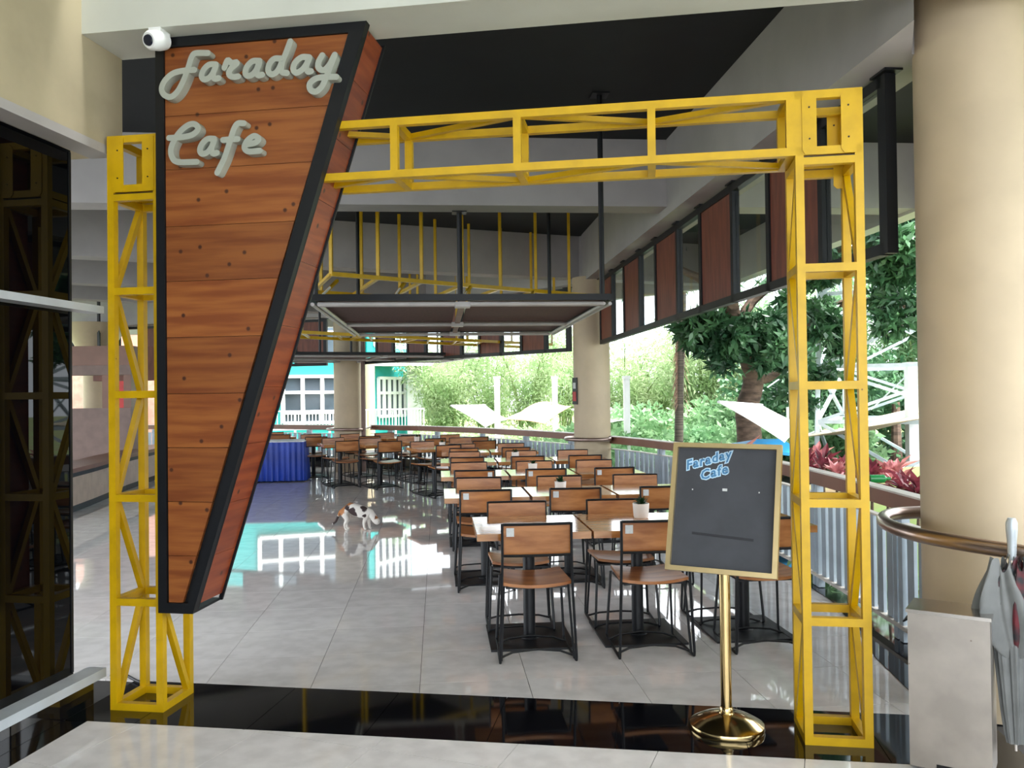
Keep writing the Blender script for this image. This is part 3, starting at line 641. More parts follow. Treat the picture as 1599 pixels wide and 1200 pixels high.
# potted plants
def pot(loc, label, sc_=1.):
    t = thing('potted_plant', loc, label, 'plant', 'white pots on the table row')
    L = Vector(loc); h = .085*sc_; r = .05*sc_
    MB().lathe(L, [(r*.82, 0), (r*.9, h*.1), (r, h), (r*.9, h), (r*.88, h*.85), (.0001, h*.85)], 24).build('pot', M_pot, t)
    MB().lathe(L+Vector((0, 0, h*.86)), [(r*.87, 0), (.001, .004)], 12).build('soil', M_soil, t)
    b = MB()
    for k in range(34):
        a = random.uniform(0, 6.28); e = random.uniform(.35, 1.35); l_ = random.uniform(.05, .085)*sc_; o = L+Vector((0, 0, h*.85)); d = Vector((math.cos(a)*math.cos(e), math.sin(a)*math.cos(e), math.sin(e))); s = Vector((-math.sin(a), math.cos(a), 0))*.009*sc_
        m_ = o+d*l_*.5; e_ = o+d*l_-Vector((0, 0, .012)); u_ = Vector((0, 0, .002)); b.add([o-s*.5, o+s*.5, m_+s, m_-s, e_, m_-u_], [(0, 1, 2, 3), (3, 2, 4), (0, 5, 1)])
    b.build('leaves', M_leafd, t); return t
pot(W(1.33, 5.56, .731), 'nearest small green plant in a white pot, on the front table row', 1.1)
pot(W(1.02, 7.15, .731), 'green plant in a white pot on the second table row'); pot(W(1.0, 9.1, .731), 'small green plant in a white pot on the third table row'); pot(W(.98, 10.95, .731), 'small green plant in a white pot on the fourth table row')
pot(W(.05, 13.6, .731), 'tiny dark plant in a white pot on the nearest left table'); pot(W(-.4, 15.55, .731), 'tiny dark plant in a pot on the tucked-away left table')
# blue skirted table
bt = W(-3.35, 16.35); t = thing('skirted_table', bt, 'long table draped in a royal blue pleated skirt with a white top', 'table'); hx, hy = .85, .35
ra = CY+.02; ex = Vector((math.cos(ra), math.sin(ra), 0)); ey = Vector((-math.sin(ra), math.cos(ra), 0))
b = MB(); per = []; N = 240
for k in range(N):
    s = k/N*2*(2*hx+2*hy); segs = [(-hx, -hy, 1, 0, 2*hx), (hx, -hy, 0, 1, 2*hy), (hx, hy, -1, 0, 2*hx), (-hx, hy, 0, -1, 2*hy)]
    for x, y, dx, dy, L in segs:
        if s <= L: break
        s -= L
    nx_, ny_ = dy, -dx; per.append((x+dx*s, y+dy*s, nx_, ny_, k))
vs = []
for z, amp, out in ((.735, .004, 0), (.5, .012, .01), (.02, .02, .03)):
    for x, y, nx_, ny_, k in per:
        o_ = out+amp*math.sin(k*1.25)+amp*.5*math.sin(k*.37); p = bt+ex*(x+nx_*o_)+ey*(y+ny_*o_); vs.append((p.x, p.y, z))
fs = [(l*N+k, l*N+(k+1) % N, (l+1)*N+(k+1) % N, (l+1)*N+k) for l in (0, 1) for k in range(N)]
b.add(vs, fs, True).build('pleated_skirt', M_cloth, t)
MB().box(bt+Vector((0, 0, .742)), (2*hx+.01, 2*hy+.01, .02), rz=ra).build('white_top', M_whitecl, t)
# ================================================================ INFORMATION STAND
st = thing('notice_stand', (.34, 4.055, 0), 'brass pedestal stand holding a dark notice board by the right gate post', 'sign stand')
MB().lathe((.34, 4.055, 0), [(.168, 0), (.172, .012), (.168, .026), (.12, .052), (.07, .068), (.035, .074), (.033, .078)], 48).build('base', M_brass, st)
MB().tube([(.34, 4.055, .07), (.34, 4.055, .95)], .0255, 24).build('pole', M_brass, st)
MB().lathe((.34, 4.055, .076), [(.03, 0), (.031, .02), (.027, .026)], 24).build('collar', M_brass, st)
byaw, bpit, brol = -.29, .28, -.012
rt_ = Vector((math.cos(byaw), math.sin(byaw), 0)); nn = Vector((math.sin(byaw), -math.cos(byaw), 0)); upb = Vector((0, 0, 1))*math.cos(bpit)-nn*math.sin(bpit)
rb = rt_*math.cos(brol)+upb*math.sin(brol); ub = -rt_*math.sin(brol)+upb*math.cos(brol); nb = rb.cross(ub); bc = Vector((.35, 4.06, 1.01))+nb*.045
RB = Matrix((rb, -nb, ub)).transposed()
def bp(x, y, z): return bc+RB@Vector((x, y, z))
MB().box(bp(0, .012, 0), (.492, .012, .592), M=RB).build('board', M_board, st)
for x, z, w_, h_ in ((-.239, 0, .022, .60), (.239, 0, .022, .60), (0, .289, .456, .022), (0, -.289, .456, .022)):
    MB().box(bp(x, 0, z), (w_, .034, h_), M=RB).build('board_frame', M_brassf, st)
MB().box(bp(-.01, .035, -.10), (.10, .035, .16), M=RB).build('bracket', M_brass, st)
mk = mat('chalk_smudge', (46, 47, 52), .8); MB().box(bp(.0, .0055, -.13), (.28, .001, .012), M=RB@Matrix.Rotation(.05, 3, 'Y')).build('smear', mk, st)
MB().box(bp(-.0, .0055, .085), (.022, .001, .012), M=RB).build('torn_tape', M_tag, st)
for x in (-.15, .155): MB().box(bp(x, .0055, .08), (.005, .001, .006), M=RB).build('pin_mark', M_tag, st)
def word(txt, x, z, size, ang, off, m, d, name):
    cu = bpy.data.curves.new('t', 'FONT'); cu.body = txt; cu.size = size; cu.shear = .25; cu.offset = off; cu.extrude = .0004; cu.resolution_u = 2; cu.space_character = 1.14
    o = bpy.data.objects.new('t', cu); C.objects.link(o); dg = bpy.context.evaluated_depsgraph_get(); me = bpy.data.meshes.new_from_object(o.evaluated_get(dg)); bpy.data.objects.remove(o)
    me.transform(Matrix.Rotation(ang, 4, 'Z')); R4 = Matrix((rb, ub, nb)).transposed().to_4x4(); R4.translation = bp(x, d, z)-ORG[st.name]; me.transform(R4)
    me.materials.clear(); me.materials.append(m); o = bpy.data.objects.new(name, me); C.objects.link(o); o.parent = st; return o
for tx, x, z, s in (('Faraday', -.185, .172, .062), ('Cafe', -.115, .125, .064)):
    tag(word(tx, x, z, s, .30, .0060, M_lblue, .0045, 'sticker_backing'), 'pale blue backing of the word '+tx)
    tag(word(tx, x, z, s, .30, .0012, M_blue, .0030, 'sticker_lettering'), 'blue lettering reading '+tx)
# ================================================================ STEEL BIN, UMBRELLA
bn = thing('steel_bin', (1.19, 3.73, 0), 'tall scuffed stainless steel bin in front of the near column', 'bin')
f1 = Vector((1.045, 3.73, 0)); ux = Vector((.27, -.125, 0)).normalized(); uy = Vector((-ux.y, ux.x, 0)); bw, bd, bh = .298, .21, .64
bcn = f1+ux*bw/2+uy*bd/2; ang = math.atan2(ux.y, ux.x)
MB().box(bcn+Vector((0, 0, bh/2+.006)), (bw, bd, bh-.012), rz=ang).build('body', M_steelp, bn)
MB().box(bcn+Vector((0, 0, bh+.006)), (bw+.012, bd+.012, .014), rz=ang).build('lid', M_steel, bn)
MB().box(bcn+Vector((0, 0, .003)), (bw-.05, bd-.05, .006), rz=ang).build('foot', M_blk, bn)
pf = bcn-uy*(bd/2+.001)+ux*.0; MB().box(pf+Vector((0, 0, .022)), (.10, .004, .028), rz=ang).build('pedal_slot', M_blk, bn)
h0 = f1+uy*bd*.5-ux*.002
MB().tube([h0+Vector((0, 0, .60))-uy*.05, h0-ux*.022+Vector((0, 0, .585))-uy*.05, h0-ux*.022+Vector((0, 0, .585))+uy*.05, h0+Vector((0, 0, .60))+uy*.05], .004, 6).build('handle', M_blk, bn)
ub0 = Vector((1.45, 3.73, 0)); um = thing('umbrella', (ub0.x, ub0.y, .09), 'closed grey umbrella with tartan lining hooked over the rail beside the bin', 'umbrella')
MB().tube([ub0+Vector((0, 0, z)) for z in (.86, .90, .94, .98, 1.01, 1.03)], [.014, .017, .018, .022, .022, .014], 14).build('handle', M_alu, um)
MB().tube([ub0+Vector((0, 0, .09)), ub0+Vector((0, 0, .88))], .005, 8).build('shaft', M_steel, um)
def folds(z0, z1, rf, n, amp, ph, m, nm, cx=0, cy=0):
    vs = []; K_ = 14; N = 96
    for j in range(K_+1):
        f = j/K_; z = z0+(z1-z0)*f; r = rf(f)
        for k in range(N):
            a = 2*math.pi*k/N; rr = r*(1+amp*math.sin(n*a+ph+f*1.5)+amp*.4*math.sin(n*2.3*a+f*3)); vs.append((ub0.x+cx*f+rr*math.cos(a)*1.25, ub0.y+cy*f+rr*math.sin(a)*.7, z+ (.03*math.sin(n*a+1) if j == K_ else 0)))
    b = MB().add(vs, [(j*N+k, j*N+(k+1) % N, (j+1)*N+(k+1) % N, (j+1)*N+k) for j in range(K_) for k in range(N)], True); return b.build(nm, m, um)
folds(.12, .62, lambda f: .022+.034*f**.7, 7, .2, 0, M_umb, 'lower_cloth')
folds(.47, .84, lambda f: .034+.062*math.sin(math.pi*f**.85)*(1.05-.2*f), 5, .30, 1, M_umb, 'gathered_cloth', -.035)
folds(.49, .85, lambda f: .026+.046*math.sin(math.pi*f**.75), 5, .38, 2.6, M_umbin, 'tartan_lining', .022, -.02)
for k in range(8): a = k*.785; MB().tube([ub0+Vector((.016*math.cos(a), .012*math.sin(a), .885)), ub0+Vector((.045*math.cos(a), .03*math.sin(a), .80))], .0018, 5).build('rib', M_steel, um)
# cable on the floor
q = [lvl(x, y, .012) for x, y in ((173, 1053), (188, 1051), (203, 1058), (220, 1066), (245, 1068), (285, 1070))]
tag(MB().tube([Vector(p) for p in smooth_path([tuple(v) for v in q], 4)], .008, 8).build('power_cable', M_blk), 'black cable lying behind the foot of the left gate post', 'cable')
# ================================================================ CAT
ct = Vector((-3.36, 9.55, 0)); fwd_c = Vector((math.cos(YAW-.05), math.sin(YAW-.05), 0)); sd = Vector((-fwd_c.y, fwd_c.x, 0))
cat = thing('cat', ct, 'calico cat standing with its head down on the polished floor', 'cat')
SC = 1.12
def cl_(x, y, z): return (fwd_c*x+sd*y)*SC+Vector((0, 0, z*SC))
V = [(-.15, 0, .215), (-.09, 0, .222), (0, 0, .205), (.08, 0, .195), (.125, 0, .175), (.165, 0, .125), (.195, 0, .085)]; Rr = [.056, .070, .070, .062, .046, .038, .042]
E = [(i, i+1) for i in range(6)]
V += [(.225, 0, .062)]; Rr += [.022]; E += [(6, 7)]
for sy in (-1, 1):
    i = len(V); V += [(-.13, sy*.035, .16), (-.105, sy*.04, .11), (-.135, sy*.04, .06), (-.125, sy*.04, .012), (-.10, sy*.04, .008)]; Rr += [.040, .026, .014, .012, .013]; E += [(0, i), (i, i+1), (i+1, i+2), (i+2, i+3), (i+3, i+4)]
    i = len(V); dx = .02*sy; V += [(.10+dx*.5, sy*.03, .13), (.085+dx, sy*.033, .075), (.095+dx, sy*.033, .014), (.115+dx, sy*.033, .009)]; Rr += [.027, .017, .012, .013]; E += [(3, i), (i, i+1), (i+1, i+2), (i+2, i+3)]
i = len(V); V += [(-.19, 0, .19), (-.215, 0, .13), (-.235, -.01, .085), (-.27, -.02, .06)]; Rr += [.016, .013, .012, .008]; E += [(0, i), (i, i+1), (i+1, i+2), (i+2, i+3)]
me = bpy.data.meshes.new('cat_body'); me.from_pydata([cl_(*v) for v in V], E, []); ob = bpy.data.objects.new('body', me); C.objects.link(ob)
sk = ob.modifiers.new('s', 'SKIN'); ob.modifiers.new('u', 'SUBSURF').levels = 2
for i, r in enumerate(Rr): me.skin_vertices[0].data[i].radius = (r*SC, r*SC)
me.skin_vertices[0].data[0].use_root = True
bpy.context.view_layer.update(); dg = bpy.context.evaluated_depsgraph_get(); me2 = bpy.data.meshes.new_from_object(ob.evaluated_get(dg)); bpy.data.objects.remove(ob)
me2.transform(Matrix.Translation((0, 0, 0)))
cm = bpy.data.materials.new('calico_fur'); cm.use_nodes = True; n = cm.node_tree.nodes; l = cm.node_tree.links; bs_ = n['Principled BSDF']; bs_.inputs['Roughness'].default_value = .8
tcn = n.new('ShaderNodeTexCoord'); cur = None
base = n.new('ShaderNodeRGB'); base.outputs[0].default_value = (*lin((226, 220, 212)), 1); cur = base.outputs[0]
nz = n.new('ShaderNodeTexNoise'); nz.inputs['Scale'].default_value = 14; l.new(tcn.outputs['Object'], nz.inputs['Vector'])
mixv = n.new('ShaderNodeMix'); mixv.data_type = 'VECTOR'; mixv.inputs[0].default_value = .06; l.new(tcn.outputs['Object'], mixv.inputs[4]); l.new(nz.outputs['Color'], mixv.inputs[5])
org_, blk_ = (170, 112, 66), (58, 44, 44)
for (x, y, z), rad, col in (((-.15, 0, .21), .075, org_), ((-.15, 0, .13), .05, org_), ((-.09, 0, .27), .05, org_), ((-.05, -.06, .20), .04, blk_), ((-.035, -.06, .165), .035, blk_), ((.07, -.03, .23), .038, blk_), ((.075, -.05, .16), .022, blk_), ((-.23, 0, .10), .06, blk_), ((.19, 0, .11), .035, org_), ((-.10, -.05, .235), .03, blk_)):
    p = cl_(x, y, z); dn = n.new('ShaderNodeVectorMath'); dn.operation = 'DISTANCE'; l.new(mixv.outputs[1], dn.inputs[0]); dn.inputs[1].default_value = (p.x*.94+.03, p.y*.94+.03, p.z*.94+.03)
    mr = n.new('ShaderNodeMapRange'); mr.inputs[1].default_value = rad*.85*SC; mr.inputs[2].default_value = rad*SC; mr.inputs[3].default_value = 1; mr.inputs[4].default_value = 0; l.new(dn.outputs['Value'], mr.inputs[0])
    mx = n.new('ShaderNodeMix'); mx.data_type = 'RGBA'; l.new(mr.outputs[0], mx.inputs[0]); l.new(cur, mx.inputs[6]); mx.inputs[7].default_value = (*lin(col), 1); cur = mx.outputs[2]
l.new(cur, bs_.inputs['Base Color']); me2.materials.clear(); me2.materials.append(cm); me2.polygons.foreach_set('use_smooth', [True]*len(me2.polygons))
ob = bpy.data.objects.new('body', me2); C.objects.link(ob); ob.parent = cat
M_ear = mat('cat_ear', (120, 70, 50), .8)
for sy in (-1, 1):
    a = ct+cl_(.185, sy*.025, .115); b = MB(); b.add([a+cl_(-.014, -.012*sy, 0), a+cl_(.014, -.004*sy, .0), a+cl_(0, .014*sy, -.004), a+cl_(.004, .012*sy, .042)], [(0, 1, 3), (1, 2, 3), (2, 0, 3), (0, 2, 1)]); b.build('ear', M_ear, cat)
    MB().lathe(ct+cl_(.222, sy*.022, .085), [(.001, -.005), (.005, 0), (.001, .005)], 8).build('eye', M_blk, cat)
MB().lathe(ct+cl_(.246, 0, .056), [(.001, -.005), (.006, 0), (.001, .005)], 8).build('nose', mat('cat_nose', (190, 120, 110), .5), cat)
# ================================================================ FAR LEFT INTERIOR
cp_ = K(-6.35, 13.0); f = thing('serving_counter', K(-7.2, 12.4), 'low curved serving counter behind the left gate post', 'counter')
L = [lvl(95, 812, 0), lvl(150, 790, 0), lvl(205, 766, 0), lvl(262, 745, 0), lvl(330, 728, 0)]
for nm, z0, z1, of, m_ in (('plinth', 0, .10, .02, M_blk), ('front_panel', .10, .50, 0, M_counter), ('dark_band', .50, .56, -.02, M_blk), ('counter_top', .56, .62, -.03, M_rail)):
    b = MB()
    for j in range(len(L)-1):
        d = (L[j+1]-L[j]).normalized(); nr = Vector((-d.y, d.x, 0)); c_ = nr*(.3+of); b.bar(L[j]+c_+Vector((0, 0, (z0+z1)/2)), L[j+1]+c_+Vector((0, 0, (z0+z1)/2)), .5-of, z1-z0)
    b.build(nm, m_, f)
kp = at(120, 640, 16.0); ks = thing('kiosk', (kp.x, kp.y, 0), 'taupe kiosk with a brown header behind the serving counter', 'kiosk'); 
MB().box((kp.x, kp.y, .7), (2.2, .4, 1.4), rz=YAW).build('lower_wall', M_kiosk, ks); MB().box((kp.x, kp.y, 2.38), (2.2, .4, .36), rz=YAW).build('header', M_rail, ks); MB().box((kp.x, kp.y, 2.12), (2.2, .36, .2), rz=YAW).build('fascia', M_kiosk, ks)
for dx in (-1.0, .62, 1.02): p = Vector((kp.x, kp.y, 0))+K(dx, 0); MB().box((p.x, p.y, 1.72), (.14, .3, .64), rz=YAW).build('pillar', M_rail, ks)
h = at(210, 570, 19.0); tag(MB().box((h.x, h.y, 2.35), (1.7, .3, .75), rz=YAW).build('header_panel', M_brownp), 'wide brown header panel seen past the left gate post', 'panel')
for dx in (-.8, .8): pass
tag(MB().bar((h.x-.8, h.y-.1, 2.7), (h.x-.8, h.y-.1, ZC), .05, .05).build('hanger', M_blk), 'black hanger carrying the brown header panel', 'hanger')
p = at(149, 560, 19.5); tag(MB().lathe((p.x, p.y, 0), [(.26, 0), (.26, 2.45), (.28, 2.5), (.4, 2.75), (.62, 3.15), (.7, 3.3)], 32).build('flared_column', M_col), 'cream column with a flared head at the far left', 'column')
p = at(158, 548, 24); tag(MB().box((p.x, p.y, 1.8), (3.4, .2, 3.6), rz=YAW).build('distant_wall', M_pinkw), 'pale salmon wall in the far left background', 'wall')
p = at(212, 640, 21.5); tp = thing('distant_truss', (p.x, p.y, 0), 'small distant yellow truss post beyond the left gate post', 'truss')
for dx in (-.15, .15): q_ = p+K(dx, 0); MB().bar((q_.x, q_.y, 0), (q_.x, q_.y, 2.6), .04, .04).build('leg', M_yel, tp)
for k in range(6): a = p+K(-.15 if k % 2 else .15, 0); b_ = p+K(.15 if k % 2 else -.15, 0); MB().bar((a.x, a.y, k*.43), (b_.x, b_.y, k*.43+.43), .03, .03).build('diagonal', M_yel, tp)
p = at(194, 570, 22); tag(MB().box((p.x, p.y, 1.4), (.5, .1, 2.8), rz=YAW).build('red_banner', M_redpanel), 'tall red panel glimpsed behind the left gate post', 'panel')
# ================================================================ OUTDOORS
gr = tag(MB().box((0, 45, -.65), (140, 110, .3)).build('lawn', M_lawn, base=(0, 45, -.8)), kind='structure')
gr.name = 'ground'
def leaves(name, blobs, n, size, m, parent, asp=.35, droop=.0, hang=0, spread=1.):
    B = np.array([[*b[0], *b[1]] for b in blobs], float); wts = B[:, 3]*B[:, 4]*B[:, 5]; wts /= wts.sum()
    idx = rng.choice(len(B), n, p=wts); u = rng.normal(size=(n, 3)); u /= np.linalg.norm(u, axis=1)[:, None]; r = rng.random(n)**(.45)
    P = B[idx, :3]+u*r[:, None]*B[idx, 3:]*spread
    d = rng.normal(size=(n, 3)); d[:, 2] -= hang; d /= np.linalg.norm(d, axis=1)[:, None]
    g = rng.normal(size=(n, 3)); s = np.cross(d, g); s /= np.linalg.norm(s, axis=1)[:, None]
    L = size*(.6+.8*rng.random(n))[:, None]; A = P; Cc = P+d*L; nrm = np.cross(d, s); Mi = P+d*L*.45+nrm*L*.06
    V = np.stack([A, Mi+s*L*asp/2, Cc, Mi-s*L*asp/2], 1).reshape(-1, 3)
    off = np.array(ORG[parent.name]); V = V-off
    me = bpy.data.meshes.new(name); me.vertices.add(4*n); me.vertices.foreach_set('co', V.ravel().astype(np.float32)); me.loops.add(4*n); me.loops.foreach_set('vertex_index', np.arange(4*n, dtype=np.int32))
    me.polygons.add(n); me.polygons.foreach_set('loop_start', np.arange(0, 4*n, 4, dtype=np.int32)); me.update(calc_edges=True); me.materials.append(m)
    o = bpy.data.objects.new(name, me); C.objects.link(o); o.parent = parent; o['kind'] = 'stuff'; return o
def bamboo(px, Z, h, wd, label, n=9000, m=None, cul=18, size=.17, top=None, grp='bamboo clumps beyond the terrace'):
    g = at(px, 700, Z); g.z = -.5; t = thing('bamboo_clump', g, label, 'bamboo', grp); cb = MB(); bl = []
    for k in range(cul):
        a = random.uniform(0, 6.28); r = random.uniform(.1, .5)*wd*.5; b0 = g+Vector((math.cos(a)*r*.4, math.sin(a)*r*.4, 0)); lean = Vector((math.cos(a), math.sin(a), 0))*random.uniform(.3, 1.)*wd*.5; hh = h*random.uniform(.7, 1.02)
        P = [b0+lean*(f_**2)+Vector((0, 0, hh*(f_-.12*f_**4))) for f_ in (0, .2, .4, .6, .8, 1)]; cb.tube(P, [.035, .032, .028, .022, .015, .006], 5)
        for f_ in (.35, .5, .65, .8, .95):
            i = f_*5; j = min(4, int(i)); p = P[j].lerp(P[j+1], i-j); bl.append((p, (wd*.16, wd*.16, h*.10)))
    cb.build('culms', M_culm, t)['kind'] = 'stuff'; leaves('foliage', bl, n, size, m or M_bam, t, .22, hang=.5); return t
bams = [(682, 34, 4.7, 3.0, 'pale bamboo clump beside the teal building'), (705, 30, 4.6, 4.0, 'pale bamboo clump left of the white sails'), (765, 33, 4.9, 4.4, 'pale bamboo clump behind the left white sail'), (825, 30, 5.0, 4.2, 'bamboo clump rising above the cream sail'), (878, 34, 5.6, 4.0, 'bamboo clump just left of the middle column'),
        (975, 25, 4.4, 3.8, 'bamboo clump just right of the middle column'), (1020, 27, 3.6, 2.8, 'low bamboo clump left of the palm trunk'), (1100, 22, 4.6, 2.6, 'slender bamboo clump right of the palm trunk'), (1135, 24, 4.9, 2.8, 'tall bamboo clump behind the mango trunk'), (1200, 24, 5.6, 3.6, 'bamboo clump behind the right white sail'),
        (1290, 23, 6.2, 4.0, 'green bamboo clump behind the left legs of the steel tower'), (1370, 22, 5.9, 4.4, 'bright bamboo clump behind the middle of the steel tower'), (1450, 21, 6.6, 4.2, 'bamboo clump partly hidden by the near column'), (1560, 20, 7, 4.5, 'bamboo clump to the right behind the near column')]
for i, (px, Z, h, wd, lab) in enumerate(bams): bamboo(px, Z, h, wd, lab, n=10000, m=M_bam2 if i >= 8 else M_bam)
def mass(px, Z, w_, h, label, m, n, size, nm='tree', z0=-.5, cat='tree', asp=.5):
    g = at(px, 700, Z); g.z = z0; t = thing(nm, g, label, cat, 'background greenery'); MB().tube([g, g+Vector((0, 0, h*.5))], [.14, .08], 8).build('trunk', M_bark, t)
    size *= .7; n = int(n*1.5)
    bl = [(g+Vector((random.uniform(-.5, .5)*w_, random.uniform(-.4, .4)*w_*.5, h*random.uniform(.15, .85))), (w_*.28, w_*.25, h*.22)) for _ in range(9)]
    leaves('foliage', bl, n, size, m, t, asp); return t
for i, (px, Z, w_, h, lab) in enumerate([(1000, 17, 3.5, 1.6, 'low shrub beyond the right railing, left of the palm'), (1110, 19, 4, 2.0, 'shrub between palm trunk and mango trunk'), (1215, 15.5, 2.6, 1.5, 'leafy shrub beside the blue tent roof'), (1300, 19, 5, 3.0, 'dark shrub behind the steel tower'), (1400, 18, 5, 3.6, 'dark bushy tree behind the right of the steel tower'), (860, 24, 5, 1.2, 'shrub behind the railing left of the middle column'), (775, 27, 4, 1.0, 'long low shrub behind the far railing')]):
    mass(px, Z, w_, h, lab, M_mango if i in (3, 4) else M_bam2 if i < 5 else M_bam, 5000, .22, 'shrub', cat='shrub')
# mango tree with a bent trunk and heavy crown
g = at(1172, 700, 13.5); g.z = -.5; mt = thing('mango_tree', g, 'large dark-leaved tree with a bent scarred trunk, left of the right gate post', 'tree')
def A3(px, py, Z): return at(px, py, Z)
trunk = [Vector((g.x, g.y, -.5)), A3(1170, 680, 13.5), A3(1166, 640, 13.5), A3(1176, 600, 13.4), A3(1170, 565, 13.3), A3(1150, 520, 13), A3(1140, 470, 12.8), A3(1120, 380, 12.5)]
MB().tube([Vector(p) for p in smooth_path([tuple(p) for p in trunk], 3)], [.21-.12*i/22 for i in range(22)], 12).build('trunk', M_bark, mt)
for P in ([(1172, 580, 13.4), (1185, 592, 13.6), (1205, 588, 13.8), (1225, 560, 14), (1215, 500, 14), (1240, 440, 14)], [(1150, 520, 13), (1175, 470, 13.2), (1230, 430, 13), (1300, 390, 12.6), (1400, 400, 12)], [(1225, 560, 14), (1270, 500, 14), (1330, 470, 13.6), (1420, 480, 13)], [(1140, 480, 12.8), (1100, 440, 12.5), (1060, 420, 12.4)]):
    PP = [A3(*p) for p in P]; MB().tube([Vector(p) for p in smooth_path([tuple(p) for p in PP], 3)], [.09-.06*i/(3*len(PP)) for i in range(3*len(PP)-2)], 8).build('branch', M_bark, mt)
bl = []
for (x, y, Z, r) in [(1042, 515, 13, .2), (1078, 500, 12.8, .36), (1112, 525, 12.6, .38), (1100, 480, 12.6, .5), (1135, 560, 12.8, .32), (1150, 500, 12.4, .55), (1190, 520, 12.6, .5), (1210, 470, 12.8, .6), (1175, 450, 12.6, .55), (1225, 540, 13, .45), (1140, 440, 12.5, .5), (1250, 500, 13.4, .5), (1240, 430, 13, .6), (1290, 450, 13.2, .55), (1320, 410, 12.8, .6), (1290, 520, 13.6, .45), (1380, 380, 12, .6), (1420, 420, 12, .5), (1440, 520, 12, .3), (1430, 470, 12, .4), (1395, 430, 12.6, .4), (1240, 600, 14, .35), (1265, 570, 14, .4), (1080, 430, 12.5, .5), (1040, 450, 12.6, .45), (980, 440, 12.8, .5), (1350, 330, 12, .7), (1250, 350, 12.5, .8), (1150, 380, 12.5, .8), (1450, 360, 11.5, .6)]:
    for _ in range(5):
        p = A3(x, y, Z)+Vector(rng.normal(size=3)*r*.55); ca_ = p.x*math.cos(CY)+p.y*math.sin(CY)
        if ca_ > 3.6 and not (ca_ < 5.3 and p.z > 2.75): bl.append((p, (r*.42, r*.42, r*.34)))
leaves('foliage', bl, 21000, .17, M_mango, mt, .34, hang=.3)
# palm trunk
g = at(1060, 700, 16); g.z = -.5; pt = thing('palm_tree', g, 'slim straight palm trunk with hanging dry fronds', 'palm')
MB().tube([g, at(1060, 690, 16), at(1061, 600, 16), at(1063, 520, 16), at(1063, 430, 16)], [.10, .085, .08, .095, .11], 14).build('trunk', M_palm, pt)
b = MB()
for k in range(70):
    y = 500+k*1.9; s = -1 if k % 4 else 1; a = at(1063+s*4, y, 15.9); e = at(1063+s*random.uniform(10, 17), y+random.uniform(18, 34), 15.9); m_ = a.lerp(e, .4)+Vector((0, 0, .03)); w_ = Vector((0, .012, .012)); b.add([a, m_+w_, e, m_-w_], [(0, 1, 2, 3)])
b.build('dry_fronds', M_dry, pt)['kind'] = 'stuff'
bl = []; 
for k in range(12):
    a = k*.52; top_ = at(1063, 420, 16); bl += [(top_+Vector((math.cos(a)*r, math.sin(a)*r, .5-.25*r*r*.6)), (.28, .28, .16)) for r in (.4, .9, 1.4, 1.9)]
leaves('fronds', bl, 3000, .35, M_mango, pt, .08, hang=.8)
# sail canopies
def sail(c, label, m, sag=.25, th=.012):
    P = [at(*p) for p in c]; t = thing('shade_sail', P[0], label, 'shade sail'); n = 12; vs = []
    for lay in (0, 1):
        for i in range(n+1):
            for j in range(n+1):
                u, v = i/n, j/n; p = P[0].lerp(P[1], u).lerp(P[3].lerp(P[2], u), v); ctr = (P[0]+P[1]+P[2]+P[3])/4; e = 1-(1-(1-4*(u-.5)**2)*(1))*0
                inw = .10*((1-4*(v-.5)**2)*(abs(2*u-1)**3)+(1-4*(u-.5)**2)*(abs(2*v-1)**3)); p = p.lerp(ctr, inw); p.z -= sag*(4*u*(1-u))*(4*v*(1-v))+lay*th; vs.append(p)
    N = (n+1)**2; fs = []
    for i in range(n):
        for j in range(n): a = i*(n+1)+j; fs += [(a, a+1, a+n+2, a+n+1), (N+a, N+a+n+1, N+a+n+2, N+a+1)]
    MB().add(vs, fs, True).build('cloth', m, t)
    MB().tube([P[0], P[1]], .02, 6).build('hem_tube', M_white, t); return t
sail([(704, 634, 19), (758, 633, 22), (792, 655, 22), (758, 667, 18.5)], 'left white shade sail over the railing beyond the tables', M_sailw, .1)
sail([(790, 655, 19), (838, 634, 22), (893, 634, 23), (850, 662, 18.5)], 'cream twisted shade sail left of the middle column', M_sailt, -.25)
sail([(893, 640, 20), (950, 634, 22), (992, 656, 20), (950, 660, 18)], 'small white sail tip right of the middle column', M_sailw, .05)
sail([(1122, 628, 10.6), (1190, 633, 12.2), (1262, 668, 11.4), (1225, 690, 10)], 'right white shade sail left of the yellow post', M_sailw, .06)
sail([(1250, 684, 13), (1290, 668, 16), (1460, 630, 14), (1450, 652, 11.5)], 'long cream shade sail crossing the steel tower', M_sailc, .12)
def mast(px, y0, Z, label, w_=.13):
    p = at(px, y0, Z); t = thing('sail_mast', (p.x, p.y, -.5), label, 'mast', 'white masts carrying the shade sails'); MB().box((p.x, p.y, (p.z-.5)/2), (w_, w_, p.z+.5), rz=YAW).build('post', M_white, t); MB().box((p.x, p.y, p.z+.03), (w_*1.3, w_*1.1, .06), rz=YAW).build('cap', M_white, t)
mast(776, 592, 20, 'leftmost white mast behind the left sail'); mast(866, 592, 21, 'white mast behind the cream sail, left of the middle column'); mast(978, 592, 17, 'white mast right of the middle column', .12); mast(1422, 572, 13.5, 'thick white mast in front of the steel tower', .15); mast(1230, 580, 16, 'slim white mast just left of the yellow right post', .06)
for (x0_, y0_, z0_, x1_, y1_, z1_, lab) in ((1230, 583, 16, 1158, 634, 14.8, 'thin stay cable running down from the slim mast'), (1420, 583, 13.5, 1360, 640, 14, 'thin stay cable from the thick mast')):
    tag(MB().tube([at(x0_, y0_, z0_), at(x1_, y1_, z1_)], .012, 6).build('stay_cable', M_galv), lab, 'cable')
